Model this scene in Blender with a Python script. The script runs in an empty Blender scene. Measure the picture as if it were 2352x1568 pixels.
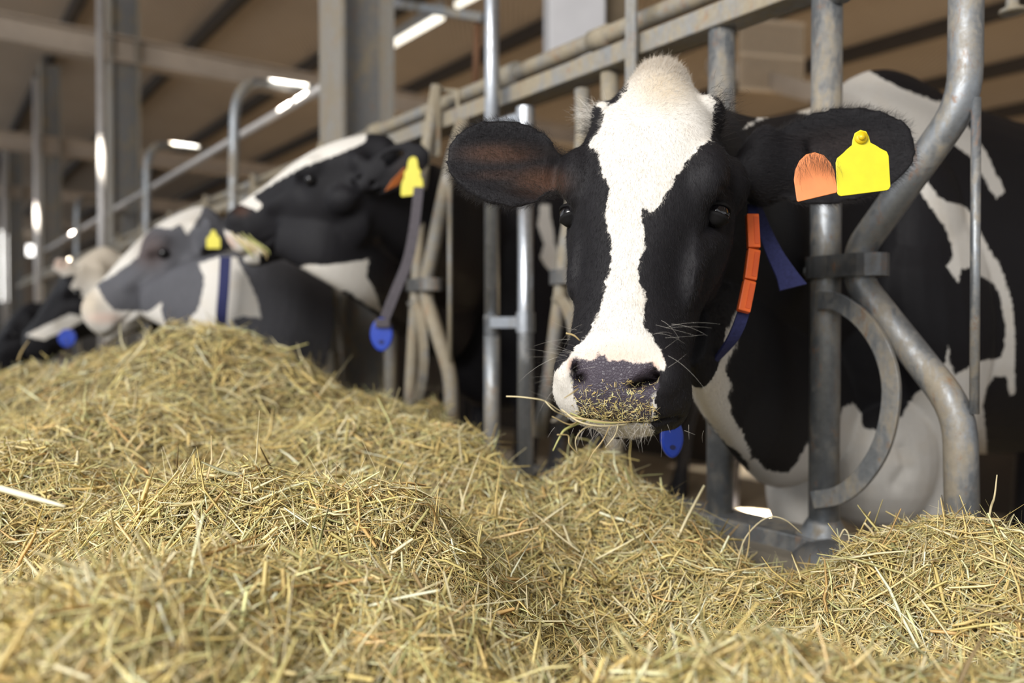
import bpy, bmesh, math, random
import numpy as np
from mathutils import Vector, Matrix

# ------------------------------------------------------------------ camera, world, lights, exposure
SC = bpy.context.scene
COL = SC.collection
FPX = 1900.0
PITCH = math.radians(1.03)
CAM = np.array([0.0, 0.0, 0.75])
cam_d = bpy.data.cameras.new('camera')
cam = bpy.data.objects.new('camera', cam_d)
COL.objects.link(cam)
cam.location = CAM
cam.rotation_euler = (math.pi / 2 - PITCH, 0, 0)
cam_d.sensor_width = 36.0
cam_d.lens = FPX / 2352 * 36.0
cam_d.clip_start = 0.02
cam_d.clip_end = 200
cam_d.dof.use_dof = True
cam_d.dof.focus_distance = 1.10
cam_d.dof.aperture_fstop = 2.15
SC.camera = cam
SC.view_settings.view_transform = 'Standard'
SC.view_settings.look = 'None'
SC.view_settings.gamma = 1.0
SC.view_settings.exposure = 0.0
SC.view_settings.use_curve_mapping = False
SC.cycles.max_bounces = 6
SC.cycles.adaptive_threshold = 0.02
SC.cycles.diffuse_bounces = 3
SC.cycles.glossy_bounces = 3
SC.cycles.sample_clamp_indirect = 4.0

world = bpy.data.worlds.new('world')
SC.world = world
world.use_nodes = True
wn = world.node_tree
bg = wn.nodes['Background']
bg.inputs['Color'].default_value = (0.93, 0.96, 1.0, 1)
bg.inputs['Strength'].default_value = 1.15


def area(name, loc, target, sx, sy, power, color=(1, 1, 1)):
    l = bpy.data.lights.new(name, 'AREA')
    l.shape = 'RECTANGLE'
    l.size = sx
    l.size_y = sy
    l.energy = power
    l.color = color
    o = bpy.data.objects.new(name, l)
    COL.objects.link(o)
    o.location = loc
    d = Vector(target) - Vector(loc)
    o.rotation_euler = d.to_track_quat('-Z', 'Y').to_euler()
    return o


# daylight through the open long side of the barn, behind and left of the camera
area('daylight_opening', (-2.4, -2.2, 3.0), (0.2, 1.6, 0.7), 3.0, 1.6, 345, (1.0, 0.975, 0.94))


def spot(name, loc, target, power, ang, soft=.02, color=(1, .94, .82)):
    l = bpy.data.lights.new(name, 'SPOT')
    l.energy = power
    l.spot_size = math.radians(ang)
    l.spot_blend = .3
    l.shadow_soft_size = soft
    l.color = color
    o = bpy.data.objects.new(name, l)
    COL.objects.link(o)
    o.location = loc
    o.rotation_euler = (Vector(target) - Vector(loc)).to_track_quat('-Z', 'Y').to_euler()
    return o


# added fill spots without fixtures; light bounced off the bedding brightens the roof
for _x, _y in ((-3.5, 15.0), (-.8, 11.5), (2.2, 8.2), (4.8, 5.2)):
    spot('yard_lamp', (_x, _y, 3.4), (_x + .3, _y, -.2), 950, 125, .04, (1, .965, .90))


# ------------------------------------------------------------------ camera mathematics (construction only)
_F = np.array([0, math.cos(PITCH), -math.sin(PITCH)])
_U = np.array([0, math.sin(PITCH), math.cos(PITCH)])
_R = np.array([1.0, 0, 0])


def at(px, py, Y):
    return CAM + _F * Y + _R * ((px - 1176) / FPX * Y) + _U * ((784 - py) / FPX * Y)


def proj(P):
    d = np.asarray(P) - CAM
    z = d @ _F
    z = np.where(z < 0.05, 0.05, z)
    return np.stack([1176 + FPX * (d @ _R) / z, 784 - FPX * (d @ _U) / z], -1)


# feed rail frame: origin at the near post, d along the rail away from the camera, n to the cow side
TA = 1376 / FPX
_A = math.atan(TA)
RD = np.array([-math.sin(_A), math.cos(_A), 0])
RN = np.array([math.cos(_A), math.sin(_A), 0])
R0 = np.array([0.613, 1.62, 0.0])
RB = 0.613 + TA * 1.62


def rail(s, n=0.0, z=0.0):
    return R0 + RD * s + RN * n + np.array([0, 0, z])


def onrail(px, py, n=0.0):
    """point of the rail plane (shifted n to the cow side) seen at this place of the photograph"""
    dr = at(px, py, 1.0) - CAM
    k = (R0 + RN * n - CAM) @ RN / (dr @ RN)
    return CAM + dr * k


# ------------------------------------------------------------------ object helpers
def tag(o, label=None, cat=None, group=None, kind=None):
    if label: o['label'] = label
    if cat: o['category'] = cat
    if group: o['group'] = group
    if kind: o['kind'] = kind
    return o


def empty(name, loc, label=None, cat=None, group=None):
    o = bpy.data.objects.new(name, None)
    o.empty_display_size = 0.05
    COL.objects.link(o)
    o.location = [float(v) for v in loc]
    return tag(o, label, cat, group)


def link(name, me, m, parent=None, smooth=True):
    o = bpy.data.objects.new(name, me)
    COL.objects.link(o)
    if m is not None:
        me.materials.append(m)
    if smooth:
        me.shade_smooth()
    if parent is not None:
        o.parent = parent
        pl = parent.location.copy()
        pp = parent
        while pp.parent is not None:
            pp = pp.parent
            pl += pp.location
        me.transform(Matrix.Translation(-pl))
    return o


class MB:
    def __init__(self):
        self.v = []
        self.f = []
        self.n = 0

    def add(self, v, f):
        v = np.asarray(v, float)
        self.v.append(v)
        self.f += [tuple(int(i) + self.n for i in q) for q in f]
        self.n += len(v)
        return self

    def mesh(self, name='m'):
        me = bpy.data.meshes.new(name)
        me.from_pydata(np.concatenate(self.v).tolist(), [], self.f)
        me.update()
        return me

    def build(self, name, m, parent=None, smooth=True, bevel=0):
        o = link(name, self.mesh(name), m, parent, smooth)
        if bevel:
            b = o.modifiers.new('bevel', 'BEVEL')
            b.width = bevel
            b.segments = 2
            b.limit_method = 'ANGLE'
            o.data.shade_flat()
        return o

    def box(self, c, ax, h):
        """c centre, ax three unit axes, h half sizes"""
        c = np.asarray(c, float)
        vs = [c + ax[0] * h[0] * i + ax[1] * h[1] * j + ax[2] * h[2] * k for i in (-1, 1) for j in (-1, 1) for k in (-1, 1)]
        return self.add(vs, [(0, 1, 3, 2), (4, 6, 7, 5), (0, 4, 5, 1), (2, 3, 7, 6), (0, 2, 6, 4), (1, 5, 7, 3)])

    def loft(self, secs, nseg=32, sub=6, caps=True):
        """secs rows: centre(3) u(3) v(3) ru rv e taper ; Catmull-Rom between"""
        S = np.array([np.concatenate([np.ravel(a) if np.ndim(a) else [a] for a in s]) for s in secs], float)
        S = catmull(S, sub)
        th = np.linspace(0, 2 * np.pi, nseg, endpoint=False)
        c, s_ = np.cos(th), np.sin(th)
        rings = []
        for r in S:
            C, u, v = r[0:3], r[3:6], r[6:9]
            ru, rv, e, tp = r[9], r[10], r[11], r[12]
            a = np.sign(c) * np.abs(c) ** (2 / e)
            b = np.sign(s_) * np.abs(s_) ** (2 / e)
            rings.append(C + np.outer(a * (1 - tp * b) * ru, u) + np.outer(b * rv, v))
        n = len(rings)
        V = np.concatenate(rings + [[S[0, :3]], [S[-1, :3]]])
        F = []
        for i in range(n - 1):
            for j in range(nseg):
                k = (j + 1) % nseg
                F.append((i * nseg + j, i * nseg + k, (i + 1) * nseg + k, (i + 1) * nseg + j))
        if caps:
            for j in range(nseg):
                k = (j + 1) % nseg
                F.append((n * nseg, k, j))
                F.append((n * nseg + 1, (n - 1) * nseg + j, (n - 1) * nseg + k))
        return self.add(V, F)

    def tube(self, pts, r, nseg=16, sub=0, flat=None, closed=False):
        """round (or flat: (width,thick,axis)) section swept along pts; r scalar or list"""
        P = np.asarray(pts, float)
        R = np.full(len(P), r, float) if np.ndim(r) == 0 else np.asarray(r, float)
        if sub:
            Q = catmull(np.column_stack([P, R]), sub)
            P, R = Q[:, :3], Q[:, 3]
        n = len(P)
        T = np.gradient(P, axis=0)
        if closed:
            T = np.roll(P, -1, 0) - np.roll(P, 1, 0)
        T /= np.linalg.norm(T, axis=1)[:, None] + 1e-12
        ref = np.array([0.13, 0.31, 0.94]) if abs(T[0][2]) < 0.9 else np.array([1.0, 0.1, 0])
        if flat is not None and flat[2] is not None:
            ref = np.asarray(flat[2], float)
        u = ref - T[0] * (ref @ T[0])
        u /= np.linalg.norm(u)
        th = np.linspace(0, 2 * np.pi, nseg, endpoint=False)
        if flat is not None:
            w, t = flat[0], flat[1]
            th = np.array([0.25, 0.75, 1.25, 1.75]) * np.pi
            nseg = 4
        V = []
        for i in range(n):
            if flat is not None and flat[2] is not None:
                u = ref - T[i] * (ref @ T[i])
            else:
                u = u - T[i] * (u @ T[i])
            u /= np.linalg.norm(u)
            v = np.cross(T[i], u)
            if flat is None:
                V.append(P[i] + R[i] * (np.outer(np.cos(th), u) + np.outer(np.sin(th), v)))
            else:
                V.append(P[i] + np.outer(np.sign(np.cos(th)) * w, u) + np.outer(np.sign(np.sin(th)) * t, v))
        V = np.concatenate(V)
        F = []
        for i in range(n if closed else n - 1):
            for j in range(nseg):
                k = (j + 1) % nseg
                i2 = (i + 1) % n
                F.append((i * nseg + j, i * nseg + k, i2 * nseg + k, i2 * nseg + j))
        if not closed:
            F.append(tuple(range(nseg))[::-1])
            F.append(tuple((n - 1) * nseg + j for j in range(nseg)))
        return self.add(V, F)

    def ell(self, c, ax, h, nu=24, nv=14):
        th = np.linspace(0, np.pi, nv + 1)[1:-1]
        ph = np.linspace(0, 2 * np.pi, nu, endpoint=False)
        V = [[0, 0, 1.0]] + [[math.sin(t) * math.cos(p), math.sin(t) * math.sin(p), math.cos(t)] for t in th for p in ph] + [[0, 0, -1.0]]
        V = np.array(V) * np.array(h)
        V = V @ np.array(ax) + np.asarray(c)
        F = [(0, 1 + j, 1 + (j + 1) % nu) for j in range(nu)]
        m = len(th)
        for i in range(m - 1):
            for j in range(nu):
                k = (j + 1) % nu
                F.append((1 + i * nu + j, 1 + (i + 1) * nu + j, 1 + (i + 1) * nu + k, 1 + i * nu + k))
        L = 1 + m * nu
        F += [(L, 1 + (m - 1) * nu + (j + 1) % nu, 1 + (m - 1) * nu + j) for j in range(nu)]
        return self.add(V, F)

    def prism(self, poly, c, u, v, thick):
        """flat outline (list of 2D) in the plane c+u,v with real thickness"""
        u, v = np.asarray(u, float), np.asarray(v, float)
        w = np.cross(u, v)
        P = [np.asarray(c) + u * a + v * b for a, b in poly]
        n = len(P)
        V = [p - w * thick / 2 for p in P] + [p + w * thick / 2 for p in P]
        F = [tuple(range(n))[::-1], tuple(range(n, 2 * n))] + [(i, (i + 1) % n, n + (i + 1) % n, n + i) for i in range(n)]
        return self.add(V, F)


def catmull(S, sub):
    if sub <= 1:
        return S
    n = len(S)
    out = []
    E = np.vstack([2 * S[0] - S[1], S, 2 * S[-1] - S[-2]])
    for i in range(n - 1):
        p0, p1, p2, p3 = E[i], E[i + 1], E[i + 2], E[i + 3]
        for k in range(sub):
            t = k / sub
            out.append(0.5 * ((2 * p1) + (-p0 + p2) * t + (2 * p0 - 5 * p1 + 4 * p2 - p3) * t * t + (-p0 + 3 * p1 - 3 * p2 + p3) * t ** 3))
    out.append(S[-1])
    return np.array(out)


def unit(v):
    v = np.asarray(v, float)
    return v / np.linalg.norm(v)


def rounded(P, rad=0.1, k=6):
    """polyline with its inner corners rounded"""
    P = [np.asarray(p, float) for p in P]
    out = [P[0]]
    for i in range(1, len(P) - 1):
        a, b, c = P[i - 1], P[i], P[i + 1]
        r = min(rad, np.linalg.norm(a - b) * .48, np.linalg.norm(c - b) * .48)
        p, q = b + unit(a - b) * r, b + unit(c - b) * r
        for j in range(k + 1):
            t = j / k
            out.append((1 - t) ** 2 * p + 2 * t * (1 - t) * b + t * t * q)
    out.append(P[-1])
    return out


def pdist(P, poly):
    """signed distance of 2-D points to a polygon, positive inside"""
    poly = np.asarray(poly, float)
    d = np.full(len(P), 1e9)
    ins = np.zeros(len(P), bool)
    for i in range(len(poly)):
        a, b = poly[i], poly[(i + 1) % len(poly)]
        ab = b - a
        t = np.clip(((P - a) @ ab) / (ab @ ab + 1e-9), 0, 1)
        q = P - (a + t[:, None] * ab)
        d = np.minimum(d, np.hypot(q[:, 0], q[:, 1]))
        c = (a[1] > P[:, 1]) != (b[1] > P[:, 1])
        xi = a[0] + (P[:, 1] - a[1]) * ab[0] / (ab[1] if abs(ab[1]) > 1e-9 else 1e-9)
        ins ^= c & (P[:, 0] < xi)
    return np.where(ins, d, -d)


# ------------------------------------------------------------------ materials
class NT:
    def __init__(self, name):
        self.m = bpy.data.materials.new(name)
        self.m.use_nodes = True
        self.t = self.m.node_tree
        self.b = self.t.nodes['Principled BSDF']
        self.out = self.t.nodes['Material Output']

    def n(self, typ, **kw):
        x = self.t.nodes.new(typ)
        for k, v in kw.items():
            setattr(x, k, v)
        return x

    def l(self, a, b):
        self.t.links.new(a, b)

    def set(self, node, key, val):
        if hasattr(val, 'links'):
            self.l(val, node.inputs[key])
        else:
            if isinstance(val, tuple) and len(val) == 3:
                val = (*val, 1)
            node.inputs[key].default_value = val

    def noise(self, scale, detail=4, rough=.55, dist=0, vec=None, space='Object'):
        x = self.n('ShaderNodeTexNoise')
        x.inputs['Scale'].default_value = scale
        x.inputs['Detail'].default_value = detail
        x.inputs['Roughness'].default_value = rough
        x.inputs['Distortion'].default_value = dist
        if vec is None:
            vec = self.n('ShaderNodeTexCoord').outputs[space]
        self.l(vec, x.inputs['Vector'])
        return x.outputs['Fac']

    def scaled(self, sx, sy, sz, space='Object'):
        mp = self.n('ShaderNodeMapping')
        mp.inputs['Scale'].default_value = (sx, sy, sz)
        self.l(self.n('ShaderNodeTexCoord').outputs[space], mp.inputs['Vector'])
        return mp.outputs['Vector']

    def ramp(self, fac, lo, hi, a=0.0, b=1.0):
        x = self.n('ShaderNodeMapRange')
        self.set(x, 'Value', fac)
        x.inputs['From Min'].default_value = lo
        x.inputs['From Max'].default_value = hi
        x.inputs['To Min'].default_value = a
        x.inputs['To Max'].default_value = b
        x.clamp = True
        return x.outputs['Result']

    def mix(self, fac, a, b):
        x = self.n('ShaderNodeMix', data_type='RGBA')
        self.set(x, 'Factor', fac)
        for key, val in (('A', a), ('B', b)):
            sock = [s for s in x.inputs if s.name == key and s.type == 'RGBA'][0]
            if hasattr(val, 'links'):
                self.l(val, sock)
            else:
                sock.default_value = (*val, 1) if len(val) == 3 else val
        return [s for s in x.outputs if s.type == 'RGBA'][0]

    def math(self, op, a, b=0.0):
        x = self.n('ShaderNodeMath', operation=op)
        for i, v in enumerate((a, b)):
            if hasattr(v, 'links'):
                self.l(v, x.inputs[i])
            else:
                x.inputs[i].default_value = v
        return x.outputs[0]

    def attr(self, name):
        return self.n('ShaderNodeAttribute', attribute_name=name)

    def bump(self, h, strength, dist=0.002):
        x = self.n('ShaderNodeBump')
        x.inputs['Strength'].default_value = strength
        x.inputs['Distance'].default_value = dist
        self.l(h, x.inputs['Height'])
        self.l(x.outputs['Normal'], self.b.inputs['Normal'])

    def fin(self, col, rough=.6, metal=0.0, spec=None):
        self.set(self.b, 'Base Color', col)
        self.set(self.b, 'Roughness', rough)
        self.set(self.b, 'Metallic', metal)
        if spec is not None:
            self.b.inputs['Specular IOR Level'].default_value = spec
        return self.m


def plain(name, col, rough=.5, metal=0.0, var=.12, scale=30, bump=.15, spec=None):
    t = NT(name)
    n = t.noise(scale, 5)
    c2 = tuple(max(0, c * (1 - 2 * var)) for c in col)
    if bump:
        t.bump(n, bump, .002)
    return t.fin(t.mix(n, c2, tuple(min(1, c * (1 + var)) for c in col)), rough, metal, spec)


def steel(name, base=(.20, .215, .235), dirt=(.24, .20, .14), rust=(.28, .13, .05), dirtiness=.5, metal=.75, rough=.42):
    t = NT(name)
    sv = t.scaled(1, 1, .45)
    n1 = t.math('ADD', t.math('MULTIPLY', t.noise(9, 6, .65, .4, vec=sv), .6), t.math('MULTIPLY', t.noise(42, 6, .75, .5, vec=sv), .4))
    n2 = t.noise(75, 5, .7)
    n3 = t.noise(34, 8, .8, .4, vec=sv)
    c = t.mix(n2, tuple(x * .6 for x in base), tuple(min(1, x * 1.4) for x in base))
    lo = .57 - dirtiness * .17
    d = t.ramp(n1, lo, lo + .12, 0, .85)
    c = t.mix(d, c, t.mix(n2, tuple(x * .6 for x in dirt), tuple(x * 1.2 for x in dirt)))
    r = t.ramp(n3, .565, .65, 0, .7)
    c = t.mix(r, c, rust)
    mt = t.math('MULTIPLY', t.math('SUBTRACT', 1.0, t.math('MAXIMUM', d, r)), metal)
    ro = t.ramp(d, 0, 1, rough, .8)
    t.bump(t.math('ADD', n3, t.math('MULTIPLY', n2, .4)), .25, .0012)
    return t.fin(c, ro, mt)

# ------------------------------------------------------------------ cows
def coat_material(name, dark=(.0042, .0037, .0047), white=(.70, .665, .61), edge=.0035, dark2=None):
    t = NT(name)
    tc = t.n('ShaderNodeTexCoord')
    n1 = t.noise(90, 5, .65)
    n2 = t.noise(14, 4, .6)
    fur = t.noise(260, 4, .7, 1.2, vec=t.scaled(1, 1, .28))
    co = t.attr('coat').outputs['Fac']
    e = t.math('ADD', co, t.math('MULTIPLY', t.math('SUBTRACT', n1, .5), edge * 5))
    e = t.math('ADD', e, t.math('MULTIPLY', t.math('SUBTRACT', n2, .5), edge * 4))
    w = t.ramp(e, -edge * .35, edge * .35)
    dk = t.mix(n2, dark, tuple(min(1, c * 1.7 + .001) for c in (dark2 or dark)))
    dk = t.mix(t.ramp(fur, .35, .75), dk, tuple(c * 2.0 + .002 for c in dark))
    wh = t.mix(t.ramp(fur, .3, .75), tuple(c * .86 for c in white), white)
    wh = t.mix(t.math('MULTIPLY', t.ramp(n2, .5, .75), .25), wh, (.60, .50, .36))
    tan = t.attr('tan').outputs['Fac']
    wh = t.mix(t.math('MULTIPLY', tan, t.ramp(n1, .2, .7, .55, 1)), wh, (.50, .40, .27))
    pk = t.attr('pink').outputs['Fac']
    wh = t.mix(pk, wh, (.70, .44, .34))
    c = t.mix(w, dk, wh)
    br = t.attr('brown').outputs['Fac']
    c = t.mix(t.math('MULTIPLY', br, t.ramp(fur, .2, .8, .6, 1)), c, (.085, .036, .018))
    pad = t.attr('pad').outputs['Fac']
    pv = t.n('ShaderNodeTexVoronoi', feature='DISTANCE_TO_EDGE')
    pv.inputs['Scale'].default_value = 250
    t.l(tc.outputs['Object'], pv.inputs['Vector'])
    pm = t.ramp(t.math('ADD', pad, t.math('MULTIPLY', t.math('SUBTRACT', n1, .5), .02)), -.0015, .0015)
    c = t.mix(pm, c, t.mix(n2, (.035, .030, .040), (.085, .070, .088)))
    c = t.mix(t.attr('pit').outputs['Fac'], c, (.008, .005, .005))
    h = t.math('ADD', t.math('MULTIPLY', fur, 1.0), t.math('MULTIPLY', t.math('MULTIPLY', pm, t.ramp(pv.outputs['Distance'], 0, .2)), .6))
    t.bump(h, .55, .0016)
    ro = t.ramp(pm, 0, 1, .62, .27)
    t.fin(c, ro, 0, .22)
    t.b.inputs['Sheen Weight'].default_value = .0
    t.b.inputs['Sheen Roughness'].default_value = .45
    return t.m


def ear_shape(mb, base, tip, wdir, hw, th=.0095, cup=.03, curl=0.0, nb=18, base_w=.42):
    """cupped leaf-shaped ear with real thickness; opens to the side cross(axis, wdir)"""
    base, tip = np.asarray(base, float), np.asarray(tip, float)
    L = np.linalg.norm(tip - base)
    a = (tip - base) / L
    w = unit(wdir - a * (a @ wdir))
    nrm = np.cross(a, w)
    nu = 26
    front, back = [], []
    for i in range(nu):
        u = i / (nu - 1)
        ww = hw * np.interp(u, [0, .12, .28, .45, .62, .78, .9, .97, 1], [base_w, base_w * 1.1, .88, 1, .99, .86, .64, .40, .22])
        dep = cup * (1 - .55 * u) * (1.25 if u < .2 else 1)
        for j in range(nb):
            v = -1 + 2 * j / (nb - 1)
            ang = v * 1.15
            p = base + a * (L * u) + w * (ww * math.sin(ang) / math.sin(1.15)) - nrm * (dep * (math.cos(ang) - .41)) + nrm * (curl * u * u)
            ridge = .0022 * math.cos(v * 9) * (1 if abs(v) < .75 else 0) * math.sin(math.pi * u)
            front.append(p + nrm * (th / 2 + ridge))
            back.append(p - nrm * th / 2)
    V = front + back
    N = nu * nb
    F = []
    for i in range(nu - 1):
        for j in range(nb - 1):
            q = (i * nb + j, i * nb + j + 1, (i + 1) * nb + j + 1, (i + 1) * nb + j)
            F.append(q[::-1])
            F.append(tuple(N + k for k in q))
    for i in range(nu - 1):
        F.append((i * nb, N + i * nb, N + (i + 1) * nb, (i + 1) * nb)[::-1])
        F.append((i * nb + nb - 1, N + i * nb + nb - 1, N + (i + 1) * nb + nb - 1, (i + 1) * nb + nb - 1))
    for i, fl in ((0, 1), (nu - 1, 0)):
        for j in range(nb - 1):
            q = (i * nb + j, i * nb + j + 1, N + i * nb + j + 1, N + i * nb + j)
            F.append(q if fl == 0 else q[::-1])
    mb.add(V, F)


class Head:
    def __init__(self, poll, nose, yaw_dir, scale=1.0, w=1.0, dp=1.0):
        self.w = w
        self.dp = dp
        """poll point, point at the end of the muzzle, roughly where the forehead faces"""
        self.P = np.asarray(poll, float)
        self.f = unit(np.asarray(nose, float) - self.P)
        o = np.asarray(yaw_dir, float)
        self.o = unit(o - self.f * (o @ self.f))
        self.s = np.cross(self.f, self.o)      # to the image right when the head faces the camera
        self.k = scale if scale else np.linalg.norm(np.asarray(nose, float) - self.P) / .52

    def __call__(self, t, s=0.0, o=0.0):
        return self.P + (self.f * t + self.s * s + self.o * (o * self.dp if o < 0 else o)) * self.k

    def local(self, V):
        d = (V - self.P) / self.k
        q = d @ self.o
        return d @ self.f, d @ self.s, np.where(q < 0, q / self.dp, q)


def head_lofts(mb, H, poll_up=1.0, jaw_drop=0.0):
    k = H.k
    ax = (H.f, H.s, H.o)

    def sec(t, fr, bk, hw, e=2.3, tp=.12, s=0.0):
        return (H(t, s, (fr + bk) / 2), H.s, H.o, hw * k * H.w, (fr - bk) / 2 * k * H.dp, e, tp)
    # cranium, face and nasal bridge
    mb.loft([sec(-.018, -.045, -.09, .012, 2), sec(-.008, -.024, -.12, .032, 2.1, 0), sec(.022, -.006, -.145, .046, 2.2, 0), sec(.055, .004, -.16, .066, 2.3, .0),
             sec(.105, .014, -.175, .090, 2.7, .02), sec(.165, .020, -.185, .106, 2.7, .04), sec(.225, .018, -.19, .108, 2.5, .08),
             sec(.28, .012, -.185, .098, 2.3, .13), sec(.33, .004, -.165, .081, 2.3, .16), sec(.37, -.003, -.145, .073, 2.3, .14),
             sec(.42, -.009, -.132, .072, 2.4, .10), sec(.455, -.014, -.128, .079, 2.6, .04), sec(.485, -.024, -.122, .082, 2.6, 0),
             sec(.505, -.040, -.118, .070, 2.4, 0), sec(.518, -.062, -.11, .048, 2.2, 0)], 40, 6)
    # lower jaw, chin
    jd = jaw_drop
    mb.loft([sec(.10, -.12, -.215, .050, 2.2, 0), sec(.16, -.11, -.245, .072, 2.4, 0), sec(.22, -.10, -.252, .076, 2.4, 0),
             sec(.30, -.09, -.222 - jd * .3, .060, 2.3, 0), sec(.37, -.085, -.185 - jd * .6, .046, 2.2, 0), sec(.43, -.09, -.165 - jd, .047, 2.3, 0),
             sec(.475, -.085, -.160 - jd, .052, 2.4, 0), sec(.505, -.092, -.152 - jd, .046, 2.2, 0), sec(.518, -.105, -.142 - jd, .025, 2.2, 0)], 32, 6)
    for sg in (-1, 1):
        mb.ell(H(.196, sg * .082 * H.w, -.020), ax, (.050 * k, .028 * k, .034 * k))      # brow
        mb.ell(H(.285, sg * .074 * H.w, -.055), ax, (.075 * k, .015 * k, .034 * k))      # cheek bone under the eye
        mb.ell(H(.205, sg * .070 * H.w, -.165), ax, (.095 * k, .028 * k, .075 * k))      # masseter
        mb.ell(H(.072, sg * .068 * H.w, -.055), ax, (.026 * k, .025 * k, .035 * k))      # horn bud
        mb.ell(H(.15, sg * .095 * H.w, -.110), ax, (.045 * k, .030 * k, .040 * k))       # ear root
        mb.ell(H(.463, sg * .052 * H.w, -.052), ax, (.036 * k, .029 * k, .038 * k))      # nostril wing
        mb.ell(H(.472, sg * .052 * H.w, -.098), ax, (.040 * k, .028 * k, .036 * k))      # upper lip corner
        mb.ell(H(.33, sg * .050 * H.w, -.115), ax, (.12 * k, .026 * k, .045 * k))


def sculpt_head(V, N, H):
    """dents pushed into the remeshed head: nostrils, mouth line, eye hollows, temples"""
    t, s, o = H.local(V)
    D = np.zeros(len(V))
    for sg in (-1, 1):
        # comma shaped nostril
        for (ct, cs, co, r, dp) in ((.478, .043, -.036, .0125, .015), (.470, .055, -.045, .0125, .016), (.462, .064, -.058, .011, .012)):
            q = ((t - ct) ** 2 + (s - sg * cs * H.w) ** 2 + ((o - co) * .8) ** 2) / r ** 2
            D -= dp * np.exp(-q * 1.1)
        q = ((t - .234) / .022) ** 2 + ((s - sg * .112 * H.w) / .03) ** 2 + ((o + .040) / .026) ** 2
        D -= .014 * np.exp(-q)                                              # orbit
        q = ((t - .295) / .05) ** 2 + ((s - sg * .075 * H.w) / .03) ** 2 + ((o + .02) / .03) ** 2
        D -= .006 * np.exp(-q)                                              # tear groove
        q = ((t - .125) / .035) ** 2 + ((s - sg * .105 * H.w) / .03) ** 2 + ((o + .045) / .035) ** 2
        D -= .008 * np.exp(-q)                                              # temple
    # mouth line
    q = ((o + .128 + (t - .47) * .1) / .0045) ** 2
    D -= .008 * np.exp(-q) * (t > .36) * np.clip((t - .36) / .04, 0, 1) * (o < -.09)
    # philtrum
    q = (s / .006) ** 2
    D -= .003 * np.exp(-q) * (t > .485) * (o < -.05)
    return V + N * (D * H.k)[:, None]


def remeshed(mb, voxel, smooth=4, factor=.5):
    me = mb.mesh('tmp')
    o = bpy.data.objects.new('tmp', me)
    COL.objects.link(o)
    r = o.modifiers.new('r', 'REMESH')
    r.mode = 'VOXEL'
    r.voxel_size = voxel
    r.adaptivity = 0
    s = o.modifiers.new('s', 'SMOOTH')
    s.factor = factor
    s.iterations = smooth
    dg = bpy.context.evaluated_depsgraph_get()
    dg.update()
    out = bpy.data.meshes.new_from_object(o.evaluated_get(dg))
    bpy.data.objects.remove(o)
    bpy.data.meshes.remove(me)
    return out


def get_vn(me):
    n = len(me.vertices)
    V = np.empty(n * 3)
    me.vertices.foreach_get('co', V)
    N = np.empty(n * 3)
    me.vertex_normals.foreach_get('vector', N)
    return V.reshape(-1, 3), N.reshape(-1, 3)


def set_v(me, V):
    me.vertices.foreach_set('co', V.ravel())
    me.update()


def fattr(me, name, arr):
    a = me.attributes.new(name, 'FLOAT', 'POINT')
    a.data.foreach_set('value', np.asarray(arr, np.float32))


FLOORZ = -.20


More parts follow.
